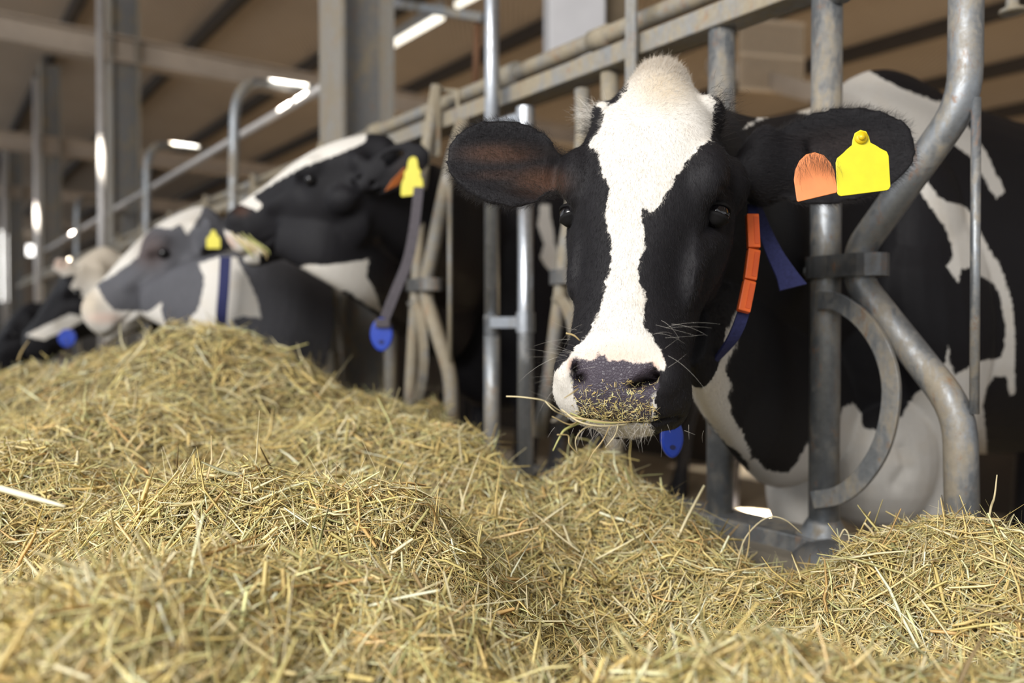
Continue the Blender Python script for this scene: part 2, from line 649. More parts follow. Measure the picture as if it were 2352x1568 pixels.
def body_lofts(mb, W, bk, wz=1.41, legs=True, scale=1.0, fold=False, lean=0.0):
    """torso and legs; W withers (x,y), bk unit vector to the rump"""
    W = np.array([W[0], W[1], 0.0])
    bk = unit([bk[0], bk[1], 0])
    sd = np.array([-bk[1], bk[0], 0])       # cow's right side
    Z = np.array([0, 0, 1.0])
    k = scale
    kz = (wz - FLOORZ) / 1.41

    def sec(x, top, bot, hw, e=2.2, tp=.1):
        return (W + bk * x * k + Z * (FLOORZ + (top + bot) / 2 * kz), sd, Z, hw * k * 1.06, (top - bot) / 2 * kz, e, tp)
    mb.loft([sec(-.36, 1.00, .72, .06, 2, 0), sec(-.30, 1.14, .62, .12, 2, .1), sec(-.20, 1.27, .55, .18, 2.1, .18), sec(-.08, 1.38, .51, .225, 2.2, .26),
             sec(.05, 1.42, .51, .25, 2.2, .26), sec(.25, 1.39, .53, .285, 2.2, .18), sec(.55, 1.37, .50, .345, 2.2, .10),
             sec(.85, 1.385, .50, .36, 2.2, .08), sec(1.10, 1.41, .58, .32, 2.3, .02), sec(1.32, 1.40, .74, .26, 2.4, 0), sec(1.50, 1.30, .92, .17, 2.2, 0), sec(1.56, 1.2, 1.0, .08, 2, 0)], 40, 6)

    def leg(x, y, rows):
        S = []
        for (dx, dy, z, ra, rs) in rows:
            S.append((W + bk * (x + dx) * k + sd * (y + dy * np.sign(y)) * k + Z * (FLOORZ + z * kz), bk, sd, ra * k * 1.15, rs * k * 1.15, 2.1, 0))
        mb.loft(S, 20, 4)
    if legs:
        for y in (-.175, .175):
            leg(-.02, y, [(.03, -.02, 1.12, .10, .05), (.0, .0, .95, .17, .09), (-.01, .01, .80, .165, .10), (.01, 0, .66, .115, .085), (.01, 0, .52, .058, .050),
                          (.0, 0, .40, .047, .044), (-.01, 0, .33, .048, .046), (0, 0, .26, .034, .034), (0, 0, .15, .031, .033), (-.01, 0, .10, .040, .042), (-.02, 0, .05, .045, .048), (-.03, 0, 0, .058, .055)])
            leg(1.28, y, [(.0, -.02, 1.15, .17, .08), (-.03, .02, .95, .19, .09), (-.05, .03, .78, .14, .08), (.02, .0, .62, .075, .055), (.10, 0, .50, .052, .04),
                          (.11, 0, .44, .050, .038), (.07, 0, .30, .036, .034), (.05, 0, .15, .034, .034), (.03, 0, .08, .042, .044), (.0, 0, 0, .056, .055)])
    for y in (-.185, .185):
        mb.ell(W + bk * -.05 * k + sd * y * k + Z * (FLOORZ + .95 * kz), (bk, sd, Z), (.14 * k, .07 * k, .28 * k))
        mb.ell(W + bk * 1.12 * k + sd * y * 1.2 * k + Z * (FLOORZ + 1.33 * kz), (bk, sd, Z), (.10 * k, .06 * k, .05 * k))


def neck_loft(mb, H, W, bk, wz=1.41, scale=1.0, t_in=None, mid=(), low=1.0, hn=.17, head_tilt=None, sag=0.0):
    W = np.array([W[0], W[1], 0.0])
    bk = unit([bk[0], bk[1], 0])
    Z = np.array([0, 0, 1.0])
    k = scale
    A = W + bk * -.02 * k + Z * 1.02 * k
    B = H(.10, 0, -.11)
    dirA = -bk
    dirB = unit(t_in) if t_in is not None else unit(H.o)
    L = np.linalg.norm(B - A)
    S = []
    n = 7
    for i in range(n):
        u = i / (n - 1)
        h00, h10, h01, h11 = 2 * u ** 3 - 3 * u * u + 1, u ** 3 - 2 * u * u + u, -2 * u ** 3 + 3 * u * u, u ** 3 - u * u
        C = h00 * A + h10 * dirA * L + h01 * B + h11 * dirB * L
        T = unit((6 * u * u - 6 * u) * A + (3 * u * u - 4 * u + 1) * dirA * L + (-6 * u * u + 6 * u) * B + (3 * u * u - 2 * u) * dirB * L)
        up = unit(Z * (1 - u) - (H.f if head_tilt is None else head_tilt) * u)
        up = unit(up - T * (up @ T))
        sd = np.cross(T, up)
        hh = np.interp(u, [0, .25, .5, .75, 1], [.37, .30, .235, .185, .125]) * k * np.interp(u, [0, .5, 1], [1, low, 1])
        ww = np.interp(u, [0, .25, .5, .75, 1], [.17, .145, .115, .098, .085]) * k
        S.append((C - up * sag * math.sin(math.pi * min(1, u * 1.0)) ** .8, sd, up, ww, hh, 2.1, .12))
    mb.loft(S, 36, 6)
    return S


def eye(H, t, sg, s, o, parent, name='eye', r=.0165, mats=None):
    c = H(t, sg * s * H.w, o)
    look = unit(H.s * sg * .9 + H.o * .55 + H.f * .05)
    side = unit(np.cross(look, H.f))
    up = np.cross(side, look)
    m = MB()
    m.ell(c, (side, up, look), (r * H.k, r * H.k, r * H.k), 28, 18)
    e = m.build(name, mats['eye'], parent)
    # lids: thick shells closing over the ball, leaving a lens shaped opening
    up = -H.f
    up = unit(up - look * (up @ look))
    side = np.cross(up, look)
    for lift, e0 in ((1, 17), (-1, 22)):
        V, F = [], []
        na, ne = 25, 9
        for i in range(na):
            a = math.radians(-105 + 210 * i / (na - 1))
            rim = math.radians(e0) * max(0.0, math.cos(a * .86))
            for j in range(ne):
                el = (rim + (math.radians(88) - rim) * j / (ne - 1)) * lift
                rad = r * H.k * ((1.10 if lift > 0 else 1.03) + .05 * math.sin(min(1, j / 3) * math.pi) + .06 * (j == 1))
                V.append(c + (side * math.sin(a) * math.cos(el) + up * math.sin(el) + look * math.cos(a) * math.cos(el)) * rad)
        for i in range(na - 1):
            for j in range(ne - 1):
                q = (i * ne + j, (i + 1) * ne + j, (i + 1) * ne + j + 1, i * ne + j + 1)
                F.append(q if lift > 0 else q[::-1])
        m = MB()
        m.add(V, F)
        o = m.build('eyelid', mats['lid'], parent)
        sm = o.modifiers.new('thick', 'SOLIDIFY')
        sm.thickness = .0022
        sm.offset = -1
    return e, c, look, up, side


def hair_object(name, roots, dirs, lens, rad, mats_idx, materials, parent, bend=.3, seed=1, npt=3, jitter=.35):
    """many single hairs as one curves object"""
    n = len(roots)
    rng = np.random.default_rng(seed)
    cu = bpy.data.hair_curves.new(name)
    cu.add_curves([npt] * n)
    P = np.zeros((n, npt, 3))
    j = rng.normal(0, jitter, (n, 3))
    d0 = dirs + j * .5
    d0 /= np.linalg.norm(d0, axis=1)[:, None]
    j2 = rng.normal(0, jitter, (n, 3)) + np.array([0, 0, -bend])
    for i in range(npt):
        u = i / (npt - 1)
        P[:, i] = roots + d0 * (lens * u)[:, None] + j2 * (lens * u * u)[:, None] * .5
    off = np.array([0.0, 0, 0])
    pp = parent
    while pp is not None:
        off += np.array(pp.location)
        pp = pp.parent
    cu.position_data.foreach_set('vector', (P - off).ravel().astype(np.float32))
    a = cu.attributes.new('radius', 'FLOAT', 'POINT') if 'radius' not in cu.attributes else cu.attributes['radius']
    rr = np.repeat(rad, npt).reshape(n, npt) * np.linspace(1, .25, npt)
    a.data.foreach_set('value', rr.ravel().astype(np.float32))
    for k, v in mats_idx.items():
        q = cu.attributes.new(k, 'FLOAT', 'CURVE')
        q.data.foreach_set('value', np.asarray(v, np.float32))
    o = bpy.data.objects.new(name, cu)
    COL.objects.link(o)
    for m in materials:
        cu.materials.append(m)
    if parent:
        o.parent = parent
    return o


def hair_material():
    t = NT('coat_hair')
    w = t.attr('shade').outputs['Fac']
    c = t.mix(w, (.009, .008, .010), (.62, .585, .53))
    c = t.mix(t.attr('warm').outputs['Fac'], c, (.42, .31, .19))
    t.fin(c, .5, 0, .3)
    return t.m


M = {}
M['eye'] = plain('wet_eye', (.006, .005, .006), .06, 0, 0, 5, 0, .6)
M['lid'] = plain('eyelid_skin', (.006, .0055, .006), .75, 0, .2, 90, .3, .2)
M['hair'] = hair_material()


def tag_outline(W_, Hh, neck_w, neck_h, r=.25):
    """ear tag: rounded square body with a shoulder and narrow neck, neck top at the origin"""
    P = []
    b = Hh - neck_h
    P += [(-neck_w * .55, .0), (-neck_w * .62, -neck_h * .5), (-neck_w * .95, -neck_h * .8), (-W_ * .36, -neck_h * 1.15), (-W_ * .47, -neck_h * 1.5), (-W_ * .5, -neck_h * 1.9)]
    P += [(-W_ * .5, -Hh + W_ * .07), (-W_ * .47, -Hh + W_ * .02), (-W_ * .43, -Hh)]
    Q = [(-x, y) for x, y in P][::-1]
    top = [(neck_w * .38, neck_w * .45), (0, neck_w * .62), (-neck_w * .38, neck_w * .45)]
    return P + Q + top


def make_cow(name, label, H, W, bk, voxel, polys, mat, ears, scale=1.0, neck_kw={}, body_polys=None, pad=None, soft=None, head_only_depth=-.30, jaw=0.0, legs=True, extra=None, smooth=4, wz=1.41, dents=(), grooves=()):
    root = empty(name, (W[0], W[1], 0), label, 'cow', 'cows feeding through the headlocks')
    mb = MB()
    head_lofts(mb, H, jaw_drop=jaw)
    neck_loft(mb, H, W, bk, scale=scale, **neck_kw)
    body_lofts(mb, W, bk, scale=scale, legs=legs)
    for e in ears:
        ear_shape(mb, *e['a'], **e['k'])
    if extra:
        extra(mb)
    me = remeshed(mb, voxel, smooth)
    V, N = get_vn(me)
    V = sculpt_head(V, N, H)
    if dents or grooves:
        px = proj(V)
        ok = (N * (CAM - V)).sum(1) > 0
        dz = (V - CAM) @ _F
        D = np.zeros(len(V))
        pit = np.zeros(len(V))
        for (x, y, rx, ry, z0, z1, dp) in dents:
            if dp >= .012:
                pit = np.maximum(pit, np.clip(3 * np.exp(-((px[:, 0] - x) / rx) ** 2 - ((px[:, 1] - y) / ry) ** 2) - .6, 0, 1) * ok * (dz > z0) * (dz < z1))
            D -= dp * np.exp(-((px[:, 0] - x) / rx) ** 2 - ((px[:, 1] - y) / ry) ** 2) * ok * (dz > z0) * (dz < z1)
        for (line, wd, z0, z1, dp) in grooves:
            idx = np.where(ok & (dz > z0) & (dz < z1) & (px[:, 0] > min(a[0] for a in line) - 30) & (px[:, 0] < max(a[0] for a in line) + 30))[0]
            if len(idx):
                dd = -np.abs(pdist(px[idx], list(line) + list(line)[::-1]))
                D[idx] -= dp * np.exp(-(dd / wd) ** 2)
        V = V + N * D[:, None]
        fattr(me, 'pit', pit)
    set_v(me, V)
    V, N = get_vn(me)
    px = proj(V)
    dep = (V - CAM) @ _F
    t, s, o = H.local(V)
    head = (t > -.05) & (t < .60) & (np.abs(s) < .20) & (o > head_only_depth) & (o < .10)
    view = unit(np.array([0, 0, 0]) + CAM) if False else None
    vd = (V - CAM)
    vd /= np.linalg.norm(vd, axis=1)[:, None]
    facing = -(N * vd).sum(1)
    coat = np.full(len(V), -.05)
    earm = np.zeros(len(V), bool)
    for e in ears:
        a_, b_ = np.asarray(e['a'][0], float), np.asarray(e['a'][1], float)
        ab = b_ - a_
        tt = np.clip(((V - a_) @ ab) / (ab @ ab), 0.05, 1)
        earm |= np.linalg.norm(V - a_ - tt[:, None] * ab, axis=1) < e['a'][3] * 1.5 * (1 if len(ears) else 1)
    earm &= ~head
    for msk, plist in ((head, polys), (~head & ~earm, body_polys or [])):
        idx = np.where(msk)[0]
        if len(idx) and plist:
            best = np.full(len(idx), -1e9)
            for pl in plist:
                best = np.maximum(best, pdist(px[idx], pl))
            coat[idx] = best * dep[idx] / FPX
    # the far side of the head keeps the dark coat of this animal
    coat = np.where(head & (facing < -.25), -.05, coat)
    fattr(me, 'coat', np.clip(coat, -.05, .05))
    padv = np.full(len(V), -.05)
    if pad is not None:
        idx = np.where(head & (facing > -.2))[0]
        padv[idx] = np.clip(pdist(px[idx], pad) * dep[idx] / FPX, -.05, .05)
    fattr(me, 'pad', padv)
    for nm in ('tan', 'pink', 'brown'):
        v = np.zeros(len(V))
        for (q, x, y, rx, ry, amt) in (soft or []):
            if q == nm:
                v = np.maximum(v, amt * np.exp(-(((px[:, 0] - x) / rx) ** 2 + ((px[:, 1] - y) / ry) ** 2) ** 1.5) * (facing > -.1))
        fattr(me, nm, v)
    ob = link('body', me, mat, root)
    return root, ob, (V, N, coat, padv, px, facing, (t, s, o), head)

# ---- the near cow
Z3 = np.array([0, 0, 1.0])
HA = Head(at(1508, 118, 1.22), at(1385, 962, 1.00), (-.34, -.94, 0), 1.07, 1.045)
WA, BKA = (.93, 2.16), (.81, .586)
coatA = coat_material('black_and_white_coat')
headA = [(1440, 200), (1425, 220), (1415, 236), (1400, 240), (1362, 228), (1385, 255), (1375, 300), (1352, 330), (1372, 350), (1385, 400), (1400, 425), (1404, 442), (1395, 465), (1390, 500), (1398, 535), (1405, 555), (1400, 600), (1392, 640), (1385, 680), (1378, 715), (1365, 745), (1340, 775), (1318, 800), (1305, 825), (1280, 850), (1255, 890), (1255, 960), (1300, 980), (1330, 950), (1318, 860), (1390, 830), (1450, 840), (1500, 830), (1510, 850), (1526, 850), (1527, 830), (1520, 810), (1500, 780), (1478, 745), (1475, 700), (1478, 670), (1465, 650), (1467, 620), (1472, 590), (1483, 565), (1478, 530), (1470, 490), (1480, 477), (1493, 489), (1506, 480), (1520, 460), (1545, 415), (1570, 380), (1600, 345), (1630, 320), (1636, 290), (1640, 250), (1648, 232), (1617, 210), (1602, 180), (1590, 158), (1560, 142), (1525, 120), (1455, 140)]
headA2 = [(1488, 905), (1505, 900), (1506, 950), (1494, 968), (1478, 965)]
headA3 = [(1320, 960), (1500, 975), (1500, 1000), (1440, 1010), (1330, 1000)]
padA = [(1312, 822), (1325, 818), (1335, 828), (1362, 824), (1378, 812), (1392, 818), (1395, 828), (1420, 830), (1440, 826), (1452, 832), (1480, 835), (1498, 830), (1503, 850), (1518, 852), (1515, 880), (1500, 905), (1497, 962), (1440, 968), (1340, 952), (1322, 920), (1314, 870)]
bodyA = [
    [(1700, 300), (1768, 250), (1789, 237), (1866, 192), (1936, 100), (1976, 150), (2038, 188), (2091, 212), (2156, 235), (2221, 285), (2250, 326), (2274, 367), (2299, 416), (2307, 441), (2289, 457), (2270, 433), (2230, 360), (2190, 330), (2150, 345), (2091, 330), (2000, 300), (1900, 290), (1862, 265), (1801, 249)],
    [(2113, 441), (2140, 478), (2168, 514), (2180, 543), (2189, 571), (2185, 596), (2172, 612), (2200, 647), (2207, 619), (2226, 614), (2250, 633), (2283, 652), (2297, 685), (2309, 742), (2306, 798), (2297, 822), (2245, 831), (2217, 850), (2195, 862), (2183, 836), (2179, 794), (2169, 831), (2130, 880), (2098, 916), (2070, 954), (2028, 990), (1980, 982), (1976, 949), (1957, 926), (1933, 938), (1925, 985), (1855, 1015), (1830, 1060), (1806, 1086), (1763, 1077), (1735, 1053), (1720, 1062), (1700, 1300), (1600, 1500), (2400, 1500), (2266, 1200), (2266, 1001), (2257, 930), (2264, 893), (2283, 864), (2313, 864), (2320, 907), (2330, 902), (2332, 789), (2325, 694), (2306, 633), (2295, 604), (2270, 571), (2250, 527), (2221, 478), (2156, 453), (2128, 412)],
    [(1706, 735), (1697, 700), (1680, 740), (1640, 800), (1600, 840), (1560, 870), (1570, 930), (1620, 960), (1670, 1020), (1722, 1062), (1722, 1030), (1700, 985), (1682, 950), (1674, 915), (1682, 880), (1662, 850), (1690, 790)],
]
softA = [('tan', 1530, 190, 75, 60, .9), ('tan', 1420, 800, 90, 22, .35), ('pink', 1420, 822, 110, 16, .55), ('pink', 1502, 836, 16, 14, .8), ('pink', 1312, 838, 10, 16, .8),
         ('brown', 1150, 352, 85, 22, .7), ('brown', 1240, 418, 60, 32, .85), ('brown', 1165, 402, 80, 13, .35), ('brown', 1930, 330, 90, 35, .12), ('tan', 1820, 225, 60, 40, .7)]
earsA = [
    dict(a=(at(1318, 402, 1.19), at(1026, 350, 1.18), (.15, -.1, -1.0), .064), k=dict(cup=.026, curl=.0, base_w=.42)),
    dict(a=(at(1725, 395, 1.30), at(2104, 322, 1.27), (.10, .1, 1.0), .076), k=dict(cup=.030, curl=.0, base_w=.58)),
]


def extraA(mb):
    # brisket and throat fold
    mb.loft([(HA(.15, -.06, -.12), HA.f, HA.o, .045, .045, 2, 0), (at(1730, 385, 1.30), Z3, _F, .058, .036, 2, 0), (at(1800, 385, 1.30), Z3, _F, .050, .022, 2, 0), (at(1850, 380, 1.295), Z3, _F, .040, .010, 2, 0)], 22, 5)
    mb.ell(at(2000, 1040, 2.03), np.eye(3), (.145, .17, .19))
    mb.ell(at(1835, 1110, 2.06), np.eye(3), (.080, .09, .16))
    a, b = at(1610, 780, 1.36), at(1800, 930, 1.86)
    d = unit(b - a)
    up = unit(Z3 - d * (Z3 @ d))
    sd = np.cross(d, up)
    mb.loft([(at(1600, 770, 1.28), sd, up, .020, .05, 2, 0), (at(1625, 790, 1.38), sd, up, .035, .10, 2.1, 0), (at(1675, 815, 1.52), sd, up, .045, .15, 2.1, 0), (at(1735, 860, 1.70), sd, up, .065, .19, 2.1, 0), (at(1800, 915, 1.86), sd, up, .10, .20, 2.1, 0), (at(1860, 900, 2.02), sd, up, .13, .20, 2.1, 0)], 28, 6)


rootA, bodyObjA, dA = make_cow('cow', 'large black and white cow facing the camera with a white blaze and tan poll', HA, WA, BKA, .005, [headA, headA2, headA3], coatA, earsA,
                               neck_kw=dict(t_in=unit([-.35, -.75, -.12]), low=1.0, sag=.075), body_polys=bodyA, pad=padA, soft=softA, extra=extraA, smooth=9,
                               dents=[(1458, 888, 17, 9, .8, 1.15, .022), (1480, 880, 17, 11, .8, 1.15, .032), (1498, 862, 12, 15, .8, 1.15, .028), (1322, 842, 9, 18, .8, 1.15, .020), (1332, 870, 11, 12, .8, 1.15, .018),
                                      (1640, 520, 30, 16, .9, 1.3, .007), (1560, 640, 60, 90, .9, 1.3, .006)],
                               grooves=[([(2075, 1030), (2085, 1075), (2060, 1110)], 16, 1.5, 2.2, .012),([(1612, 540), (1640, 520), (1662, 500)], 5, .9, 1.3, .003), ([(1655, 425), (1690, 440), (1705, 470)], 4, .9, 1.35, .003), ([(1320, 400), (1315, 440), (1300, 460)], 4, .9, 1.35, .002),
                                        ([(1640, 560), (1600, 620), (1580, 700)], 12, .9, 1.3, -.003), ([(1340, 960), (1420, 976), (1500, 972), (1560, 960)], 4, .8, 1.2, .006)])
for sg, s_, o_ in ((-1, .092, -.049), (1, .092, -.049)):
    eye(HA, .234, sg, s_, o_, rootA, mats=M)

# ------------------------------------------------------------------ barn shell
M['galv'] = steel('galvanised_pipe', (.27, .285, .30), dirt=(.30, .25, .175), rust=(.24, .12, .05), dirtiness=.60, rough=.46)
M['galv_clean'] = steel('bright_galvanised_pipe', (.42, .44, .47), dirtiness=.12, rough=.30, metal=.85, rust=(.3, .25, .2))
M['galv_dirty'] = steel('soiled_galvanised_steel', (.27, .27, .265), dirt=(.32, .265, .175), dirtiness=.95, metal=.5, rough=.55)
M['beam_paint'] = steel('dusty_steel_beam', (.19, .19, .19), dirt=(.30, .25, .17), dirtiness=.5, metal=.3, rough=.6)
M['band'] = steel('dark_band_steel', (.17, .175, .18), dirt=(.20, .17, .13), dirtiness=.5, metal=.6, rough=.5)
M['flange'] = steel('dust_covered_flange', (.25, .235, .21), dirt=(.27, .22, .15), dirtiness=.7, metal=.2, rough=.7)  # dusty, and lighter than the web: light on the flanges put into colour
M['concrete'] = plain('worn_concrete', (.23, .20, .155), .85, 0, .25, 12, .5)
M['purlin'] = plain('dark_purlin', (.028, .018, .010), .8, 0, .2, 8, .1)
M['rafter'] = plain('dusty_rafter', (.42, .345, .275), .8, 0, .2, 3, .1)
M['mud'] = plain('bedding_floor', (.34, .27, .18), .95, 0, .3, 4, .5)
_t = NT('fibre_cement_roof')
_w = _t.n('ShaderNodeTexWave', wave_type='BANDS', bands_direction='X')
_w.inputs['Scale'].default_value = 1.0
_w.inputs['Distortion'].default_value = 0
_t.l(_t.scaled(5.5, 5.5, 5.5), _w.inputs['Vector'])
_n = _t.noise(1.2, 5, .6)
_c = _t.mix(_n, (.29, .225, .165), (.37, .295, .225))
_t.bump(_w.outputs['Fac'], .4, .03)
M['roof'] = _t.fin(_c, .9)
_t = NT('pale_block_wall')
M['wall'] = _t.fin(_t.mix(_t.noise(1.5, 5), (.20, .155, .12), (.34, .27, .21)), .9)

Z3 = np.array([0, 0, 1.0])
AXR = (RD, RN, Z3)


def slab(name, s0, s1, n0, n1, z0, z1, m, kind='structure', parent=None, slope=0.0):
    mb = MB()
    V = []
    for s in (s0, s1):
        for n in (n0, n1):
            for z in (z0, z1):
                V.append(rail(s, n, z + slope * (n - n0)))
    mb.add(V, [(0, 1, 3, 2), (4, 6, 7, 5), (0, 4, 5, 1), (2, 3, 7, 6), (0, 2, 6, 4), (1, 5, 7, 3)])
    o = mb.build(name, m, parent, smooth=False)
    return tag(o, kind=kind)


slab('floor', -6, 60, -5, -.10, -.10, .12, M['concrete'])
slab('trim_1', -6, 40, -.10, .10, -.25, .308, M['concrete']) ['label'] = 'concrete kerb under the feed rail'
slab('ground', -6, 60, .10, 22, -.32, -.20, M['mud'])
# roof: low over the cows' yard, rising to the ridge over the feed alley
RZ0, RSL = 3.95, -.07
roof = slab('ceiling', -12, 60, -3.6, 11.0, 5.15, 5.25, M['roof'], slope=-.115)
for i, n in enumerate((-2.6, -1.2, .2, 1.6, 3.0, 4.4, 5.8, 7.2, 8.6, 10.0)):
    p = slab('purlin', -12, 60, n - .05, n + .05, 5.00 - .115 * (n + 3.6), 5.15 - .115 * (n + 3.6), M['purlin'], kind='structure')
    p.name = 'ceiling_purlin'
slab('wall_far', 45, 45.2, 1.2, 11, -.2, 4.0, M['wall'])
slab('wall_back', 14, 60, 11.0, 11.15, -.2, 4.0, M['wall'])
slab('wall_right', -12, 14, 11.0, 11.15, 1.2, 4.0, M['wall'])


def ibeam(mb, c0, c1, w, h, axu, axv, tf=.016, tw=.012):
    """I section between two points; flanges lie along axu, stacked along axv"""
    c0, c1 = np.asarray(c0, float), np.asarray(c1, float)
    d = unit(c1 - c0)
    L = np.linalg.norm(c1 - c0) / 2
    c = (c0 + c1) / 2
    for sg in (-1, 1):
        mb.box(c + axv * sg * (h / 2 - tf / 2), (axu, axv, d), (w / 2, tf / 2, L))
    mb.box(c, (axu, axv, d), (tw / 2, h / 2 - tf, L))


# columns in the feed rail line and the frames they carry
col_px = 812
_p = onrail(col_px, 750, .16)
s_col = float((_p - R0) @ RD)
COLS = [s_col + 5.06 * k for k in range(0, 5)]
NAMES = ['wide grey steel column with dusty flanges behind the second cow', 'grey steel column behind the white pipe at left', 'narrow dark steel column left of the grey column',
         'farthest thin dark column at the left edge', 'faint column in the far distance']
for k, s in enumerate(COLS):
    mb = MB()
    o = empty('steel_column', rail(s, .18, -.2), NAMES[k], 'column', 'steel columns along the feed rail')
    mb.box(rail(s, .18, 2.15), (RD, RN, Z3), (.005, .11, 2.35))
    mb.build('web', M['beam_paint'], o, False)
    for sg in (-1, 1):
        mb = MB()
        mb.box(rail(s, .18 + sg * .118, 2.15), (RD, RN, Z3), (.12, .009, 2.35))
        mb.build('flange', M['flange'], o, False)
FN = ['nearest pale rafter crossing under the roof', 'second pale rafter crossing under the roof', 'third rafter crossing under the roof', 'fourth rafter far under the roof', 'last rafter far under the roof']
for k, s in enumerate(COLS[1:]):
    mb = MB()
    a, b = rail(s, -3.5, 3.38), rail(s, 11, 3.22)
    dd = unit(b - a)
    ibeam(mb, a, b, .20, .24, RD, unit(np.cross(dd, RD)))
    o = mb.build('roof_rafter', M['rafter'], None, False)
    tag(o, FN[k], 'rafter', 'rafters under the roof')
# inner row of slimmer columns carrying the roof over the lying area
for k, s in enumerate(COLS[1:4]):
    mb = MB()
    ibeam(mb, rail(s, 4.6, -.2), rail(s, 4.6, 3.9), .14, .14, RN, RD)
    tag(mb.build('steel_column', M['beam_paint'], None, False), ['inner column standing among the cubicles, nearest', 'inner column among the cubicles, middle', 'inner column among the cubicles, farthest'][k], 'column', 'inner columns of the lying area')

# broad pale column and its brown companion seen behind the feed rail, top centre
c = at(1318, 60, 3.7)
mb = MB()
mb.box([c[0], c[1], 3.12], (unit([1, .1, 0]), unit([-.1, 1, 0]), Z3), (.125, .10, 1.2))
tag(mb.build('duct', plain('pale_painted_pillar', (.50, .49, .50), .7, 0, .1, 5, .1), None, False, .01), 'broad pale grey duct above the feed rail, cut off by the top edge', 'duct')
mb = MB()
c2 = c + np.array([.19, .10, 0])
mb.box([c2[0], c2[1], 3.12], (unit([1, .1, 0]), unit([-.1, 1, 0]), Z3), (.055, .06, 1.2))
tag(mb.build('timber_post', plain('brown_timber', (.17, .125, .075), .8, 0, .3, 12, .3), None, False, .005), 'brown timber post beside the broad pale duct', 'post')

# ------------------------------------------------------------------ feed rail
Zb = float(onrail(1431, 130)[2])        # box beam height
mb = MB()
mb.box(rail(6, 0, Zb), AXR, (9.0, .036, .025))
beam = empty('feed_rail', rail(0, 0, Zb), 'long dusty steel box beam running over the headlocks', 'rail')
mb.build('top_beam', M['galv_dirty'], beam, False, .004)
mb = MB()
zr = float(onrail(1431, 64, .05)[2])
mb.tube([rail(s, .055, zr) for s in (-3, 0, 3, 9, 15)], .024, 16)
mb.build('locking_rod', M['galv_dirty'], beam)
for px, rr in ((1175, .036), (1380, .029), (865, .034)):
    p = onrail(px, 150, .055)
    s = float((p - R0) @ RD)
    mb = MB()
    mb.tube([rail(s - .035, .055, zr), rail(s + .035, .055, zr)], rr, 18)
    mb.build('rod_sleeve', M['galv_dirty'], beam)
mb = MB()
zs = .322
mb.box(rail(6, 0, zs + .012), AXR, (9.0, .045, .006))
mb.box(rail(6, -.045, zs - .012), AXR, (9.0, .005, .03))
mb.build('bottom_rail', M['galv'], beam, False, .002)


def at_n(px, py, n):
    return onrail(px, py, n)


def fixed_post(s, label, r=.029, top=None, n=0.0, m='galv', foot=True, z0=None):
    root = empty('headlock_post', rail(s, n, zs), label, 'post', 'upright posts of the headlocks')
    mb = MB()
    mb.tube([rail(s, n, z0 if z0 is not None else zs - .03), rail(s, n, Zb - .02 if top is None else top)], r, 24)
    mb.build('tube', M[m], root)
    if foot:
        mb = MB()
        mb.loft([(rail(s, n, zs - .04), RD, RN, .070, .052, 3, 0), (rail(s, n, zs + .0), RD, RN, .068, .050, 3, 0), (rail(s, n, zs + .028), RD, RN, .044, .040, 2.2, 0), (rail(s, n, zs + .05), RD, RN, .031, .031, 2, 0)], 24, 3)
        mb.build('foot_bracket', M['galv'], root)
    return root


# the complete near headlock, traced bar by bar
SP = float((onrail(1895, 750) - R0) @ RD)
rp = fixed_post(SP, 'thick grey near headlock post in front of the cow\'s shoulder')
# clamp where the top of the post carries the beam
mb = MB()
mb.tube([rail(SP - .05, -.01, Zb - .03), rail(SP + .02, -.01, Zb + .02), rail(SP + .05, -.01, Zb + .09)], .036, 20, 3)
mb.build('beam_clamp', M['galv'], rp)
# foot: wide half-round gusset
mb = MB()
mb.tube([rail(SP + .05, -.035, zs - .10), rail(SP - .04, -.045, zs - .035), rail(SP - .16, -.035, zs - .09)], [.036, .060, .036], 18, 5)
mb.build('foot_gusset', M['band'], rp)


def collar_band(s, z, reach, parent, n=0.0, h=.021):
    """strap round a post and the pipe beside it"""
    mb = MB()
    out = []
    r = .034
    for a in np.linspace(90, 270, 9):
        out.append(rail(s + math.cos(math.radians(a - 180)) * 0 + r * math.sin(math.radians(a - 90)) * 0, n, z))
    pts = []
    for a in np.linspace(-90, 90, 9):
        pts.append(rail(s + r * math.cos(math.radians(a)), n + r * math.sin(math.radians(a)), z))
    for a in np.linspace(90, 270, 9):
        pts.append(rail(s - reach + r * math.cos(math.radians(a)), n + r * math.sin(math.radians(a)), z))
    mb.tube(pts, .1, flat=(h, .0035, Z3), closed=True)
    o = mb.build('collar_band', M['band'], parent, False)
    mb = MB()
    for dz in (-.006,):
        mb.ell(rail(s + .035, n - .006, z + dz), AXR, (.008, .012, .012), 14, 8)
    mb.build('bolt', M['galv'], o)
    return o


def bent(points, r, name, parent, m='galv', nrm=-.0, rad=.07):
    P = [onrail(x, y, nrm) for x, y in points]
    mb = MB()
    mb.tube(rounded(P, rad), r, 20)
    return mb.build(name, M[m], parent)


yk = empty('headlock_yoke', onrail(2215, 750), 'big bent grey yoke pipe at right, elbow held to the near post by a band', 'yoke', 'bent yokes of the headlocks')
bent([(2222, -260), (2216, 235), (1972, 575), (1972, 650), (2205, 945), (2212, 1330)], .0275, 'bent_pipe', yk, 'galv', rad=.055)
bent([(2242, 225), (2238, 950)], .0078, 'thin_rod', yk, 'galv', nrm=0.0)
zc = float(onrail(1940, 612)[2])
collar_band(SP, zc, .088, yk)
